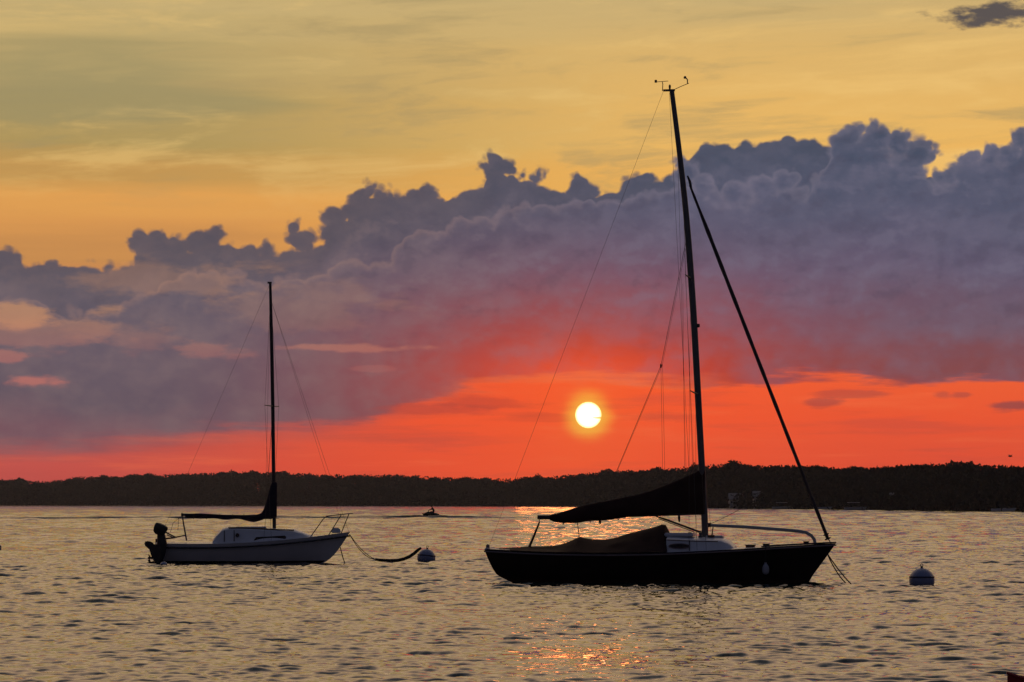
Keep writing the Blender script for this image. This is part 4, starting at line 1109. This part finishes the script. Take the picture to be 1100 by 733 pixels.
    b.tube([c + Vector((-0.05, 0, 0)), c + Vector((0.2, 0, 0))], [0.03, 0.05], 8); b.build('propeller', 'spar_dark', mot)
    b = MB(); b.tube([P(178, 572, -0.90), P(189, 577.5, -0.6)], [0.03, 0.022], 6); b.build('throttle_arm', 'black', mot)
    b = MB(); e = on_water(371, 605.5); e = Vector(((e - fr.o).dot(fr.ex), (e - fr.o).dot(fr.ey), -0.05)); b.tube([P(365.5, 588, 0), P(368, 598, 0), e], 0.018, 6); b.build('anchor_line', 'rope', root)
    # small white float by the motor
    q = on_water(176, 607.5); fl = MB(); fl.lathe([(0.03, -0.10), (0.11, -0.05), (0.13, 0.02), (0.09, 0.09), (0.02, 0.12)], 16)
    o = fl.build('float', 'buoy_white'); o.location = (q.x, q.y, 0.0); tag(o, 'small white float touching the water under the outboard motor', 'float')
    return fr
frw = white_sloop()

# ------------------------------------------------------------------ mooring buoys
def buoy(px, py, r, label, tilt=0.0):
    p = on_water(px, py)
    t = empty('mooring_buoy', (p.x, p.y + r * 0.6, 0.03), 0.3)
    t.rotation_euler = (0, tilt, 0.3)
    tag(t, label, 'buoy')
    b = MB(); prof = [(0.02, -0.34), (0.55, -0.33), (0.86, -0.18), (0.98, 0.05), (1.0, 0.28)]
    prof += [(math.cos(a) * 1.0, 0.30 + math.sin(a) * 0.98) for a in np.linspace(0.12, 1.36, 12)] + [(0.12, 1.285)]
    b.lathe([(x * r, z * r) for x, z in prof], 40); body = b.build('body', 'buoy_white', t)
    b = MB(); b.lathe([(0.985 * r, 0.50 * r), (1.008 * r, 0.51 * r), (1.002 * r, 0.62 * r), (0.965 * r, 0.64 * r)], 40); b.build('band', 'buoy_band', t)
    b = MB(); b.lathe([(0.10 * r, 1.24 * r), (0.10 * r, 1.42 * r), (0.06 * r, 1.43 * r)], 12); ring = [(0.11 * r * math.cos(6.2832 * k / 14), 0, 1.50 * r + 0.11 * r * math.sin(6.2832 * k / 14)) for k in range(15)]
    b.tube(ring, 0.03 * r, 6); b.build('top_eye', 'steel', t)
    return t
buoy(991.5, 629.3, 0.305, 'white dome mooring buoy with dark blue band floating alone right of the dark sloop')
b2 = buoy(457.5, 603.5, 0.31, 'mooring buoy holding the thick rope that leads to the white sloop', 0.10)
buoy(-7, 592.5, 0.29, 'mooring buoy cut off by the left edge of the water')

# the pick-up rope between white sloop and its buoy: a thick hose with two thin lines to the bow
def pickup():
    Pw = lambda px, py, z=0.0: at(px, py, on_water(457, 604.5).y + 0.1)
    q = [at(x, y, 92.2) for x, y in ((452.5, 588.6), (449, 591.0), (445, 594.6), (440, 598.0), (434, 600.6), (427, 602.2), (418, 602.4), (410, 602.0), (403, 601.2))]
    for k in q: k.z = max(k.z, 0.015)
    b = MB(); b.tube(q, [0.035, 0.05, 0.055, 0.055, 0.055, 0.055, 0.055, 0.05, 0.04], 8); o = b.build('mooring_rope', 'rope')
    tag(o, 'thick dark mooring rope sagging into the water between white sloop bow and buoy', 'rope')
    bowp = frw.o + frw.ex * frw.pt(375.5, 574, 0).x; bowp.z = frw.pt(375.5, 574, 0).z
    for dz in (0.0, 0.16):
        b = MB(); e = q[-1]; pts = []
        for i in range(15):
            t = i / 14; pp = bowp.lerp(e, t); pp.z -= (0.62 - dz * 1.6) * t * (1 - t) ** 1.0 * 1.2; pts.append(pp)
        b.tube(pts, 0.012, 6); b.build('lead_line', 'rope', o)
pickup()

# ------------------------------------------------------------------ water scooter and its wake
def scooter():
    p = on_water(463.5, 556.6)
    t = empty('water_scooter', (p.x, p.y, 0.02), R(172))
    tag(t, 'dark water scooter speeding to the left with a rider, far off by the wake', 'water scooter')
    hull_loft(t, 2.5, 0.5, 0.38, 0.62, 'black')
    b = MB(); rws = []
    for x, z, w in ((-1.0, 0.50, 0.22), (-0.6, 0.66, 0.2), (-0.1, 0.68, 0.2), (0.15, 0.80, 0.24), (0.5, 0.82, 0.26), (0.9, 0.64, 0.16), (1.1, 0.5, 0.06)):
        rws.append([(x, -w, 0.3), (x, -w * 0.8, z - 0.05), (x, 0, z), (x, w * 0.8, z - 0.05), (x, w, 0.3)])
    b.grid(rws, caps=True); b.build('seat', 'black', t)
    b = MB(); b.tube([(0.3, -0.3, 1.0), (0.36, 0, 0.95), (0.3, 0.3, 1.0)], 0.03, 6); b.tube([(0.45, 0, 0.75), (0.36, 0, 0.95)], 0.05, 6); b.build('handlebar', 'black', t)
    # rider, one skinned body leaning to the bars
    q = empty('person', (p.x, p.y, 0.02), R(172))
    tag(q, 'rider in dark clothes leaning over the handlebar of the water scooter', 'person')
    J = {'pel': (-0.35, 0, 0.80), 'chest': (-0.18, 0, 1.18), 'neck': (-0.08, 0, 1.36), 'head': (-0.02, 0, 1.48), 'crown': (0, 0, 1.62)}
    names = list(J); verts = [Vector(J[n]) for n in names]; rad = [0.15, 0.17, 0.06, 0.10, 0.08]; edges = [(0, 1), (1, 2), (2, 3), (3, 4)]
    for s in (-1, 1):
        o = len(verts)
        verts += [Vector((-0.13, s * 0.2, 1.27)), Vector((0.05, s * 0.3, 1.08)), Vector((0.28, s * 0.27, 1.02))]; rad += [0.07, 0.05, 0.04]; edges += [(1, o), (o, o + 1), (o + 1, o + 2)]
        o = len(verts)
        verts += [Vector((-0.28, s * 0.14, 0.76)), Vector((0.12, s * 0.3, 0.78)), Vector((-0.02, s * 0.3, 0.40)), Vector((0.12, s * 0.3, 0.36))]; rad += [0.11, 0.08, 0.06, 0.05]; edges += [(0, o), (o, o + 1), (o + 1, o + 2), (o + 2, o + 3)]
    me = bpy.data.meshes.new('body'); me.from_pydata(verts, edges, []); o = bpy.data.objects.new('body', me); col.objects.link(o); o.parent = q
    sk = o.modifiers.new('skin', 'SKIN'); o.modifiers.new('sub', 'SUBSURF').levels = 1
    for i, v_ in enumerate(me.skin_vertices[0].data): v_.radius = (rad[i], rad[i]); v_.use_root = (i == 0)
    me.materials.append(M['cloth'])
scooter()

def ridge_strip(name, pts, hgt, wid, seed):
    """a low broken ridge of water, its near face turned up to the sky"""
    b = MB(); rows = []
    for i, (p, k) in enumerate(pts):
        n = 0.9 + 0.22 * mnoise.noise(Vector((i * 0.13, seed, 0)))
        h_ = hgt * k * n
        rows.append([(p.x, p.y + w_ * wid, z_ * h_ + 0.10) for w_, z_ in ((-1.0, 0.0), (-0.6, 0.28), (-0.3, 0.72), (-0.08, 1.0), (0.1, 0.98), (0.4, 0.5), (1.0, 0.0))])
    b.grid(rows)
    return tag(b.build(name, 'water'), kind='structure')
def wake():
    pts = []
    for i in range(260):
        px = -60 + 520 * i / 259
        py = 557.4 + (px - 463) * -0.0022 + 0.3 * math.sin(px * 0.04)
        k = lerp_table([(-60, 0.7), (150, 0.8), (210, 1.0), (360, 0.8), (400, 0.8), (450, 1.2), (460, 0.6)], px)
        pts.append((on_water(px, py), k))
    ridge_strip('water_wake', pts, 0.32, 0.6, 1.0)
    pts = []
    for i in range(150):
        px = 460 + 190 * i / 149
        pts.append((on_water(px, 557.2 + (px - 463) * 0.004), lerp_table([(460, 0.9), (480, 1.1), (540, 0.6), (590, 0.45), (650, 0.1)], px)))
    ridge_strip('water_wake', pts, 0.30, 0.6, 2.0)
wake()

# ------------------------------------------------------------------ bird and the red canoe end in the corner
def bird():
    p = at(1085, 490.5, 300)
    t = empty('bird', p, R(20)); tag(t, 'tiny dark bird flying low over the right end of the tree line', 'bird')
    b = MB(); b.tube([(-0.22, 0, 0), (-0.1, 0, 0.02), (0.08, 0, 0.03), (0.2, 0, 0.02), (0.28, 0, 0.01)], [0.02, 0.07, 0.09, 0.05, 0.015], 8)
    for s in (-1, 1):
        b.add([(0.12, s * 0.05, 0.04), (0.10, s * 0.30, 0.20), (-0.02, s * 0.62, 0.16), (-0.06, s * 0.32, 0.16), (-0.08, s * 0.05, 0.04)], [(0, 1, 2, 3, 4)])
    b.build('body', 'black', t)
bird()

def canoe():
    Y = 28.2
    tip = at(1084.5, 726.3, Y)
    L = 4.6
    t = empty('canoe', (tip.x + L / 2, Y, 0), R(-4))
    tag(t, 'upturned end of a dark red canoe at the lower right corner', 'canoe')
    rows = []
    for i in range(41):
        s = i / 40; x = -L / 2 + L * s; e = abs(2 * s - 1)
        hb = 0.42 * (1 - e ** 2.6) + 0.008; sh = 0.19 + (tip.z - 0.19) * e ** 14 + 0.02 * e ** 3
        row = []
        for k in range(-7, 8):
            a = abs(k) / 7; z = -0.12 + (sh + 0.12) * a ** 1.5
            row.append((x, math.copysign(hb * a ** 0.5, k) if k else 0, z))
        rows.append(row)
    b = MB(); b.grid(rows); b.grid([[(q[0], q[1] * 0.94, q[2] + 0.004 if abs(j - 7) == 7 else q[2] + 0.03) for j, q in enumerate(r)] for r in rows]); b.build('hull', 'red', t)
    b = MB()
    for side in (0, -1): b.tube([Vector(r[side]) for r in rows], 0.018, 6)
    b.build('gunwale', 'red', t)
    b = MB()
    for x in (-1.0, 1.1): b.box((x, 0, 0.13), (0.25, 0.66, 0.03))
    b.build('thwart', 'wood', t)
canoe()
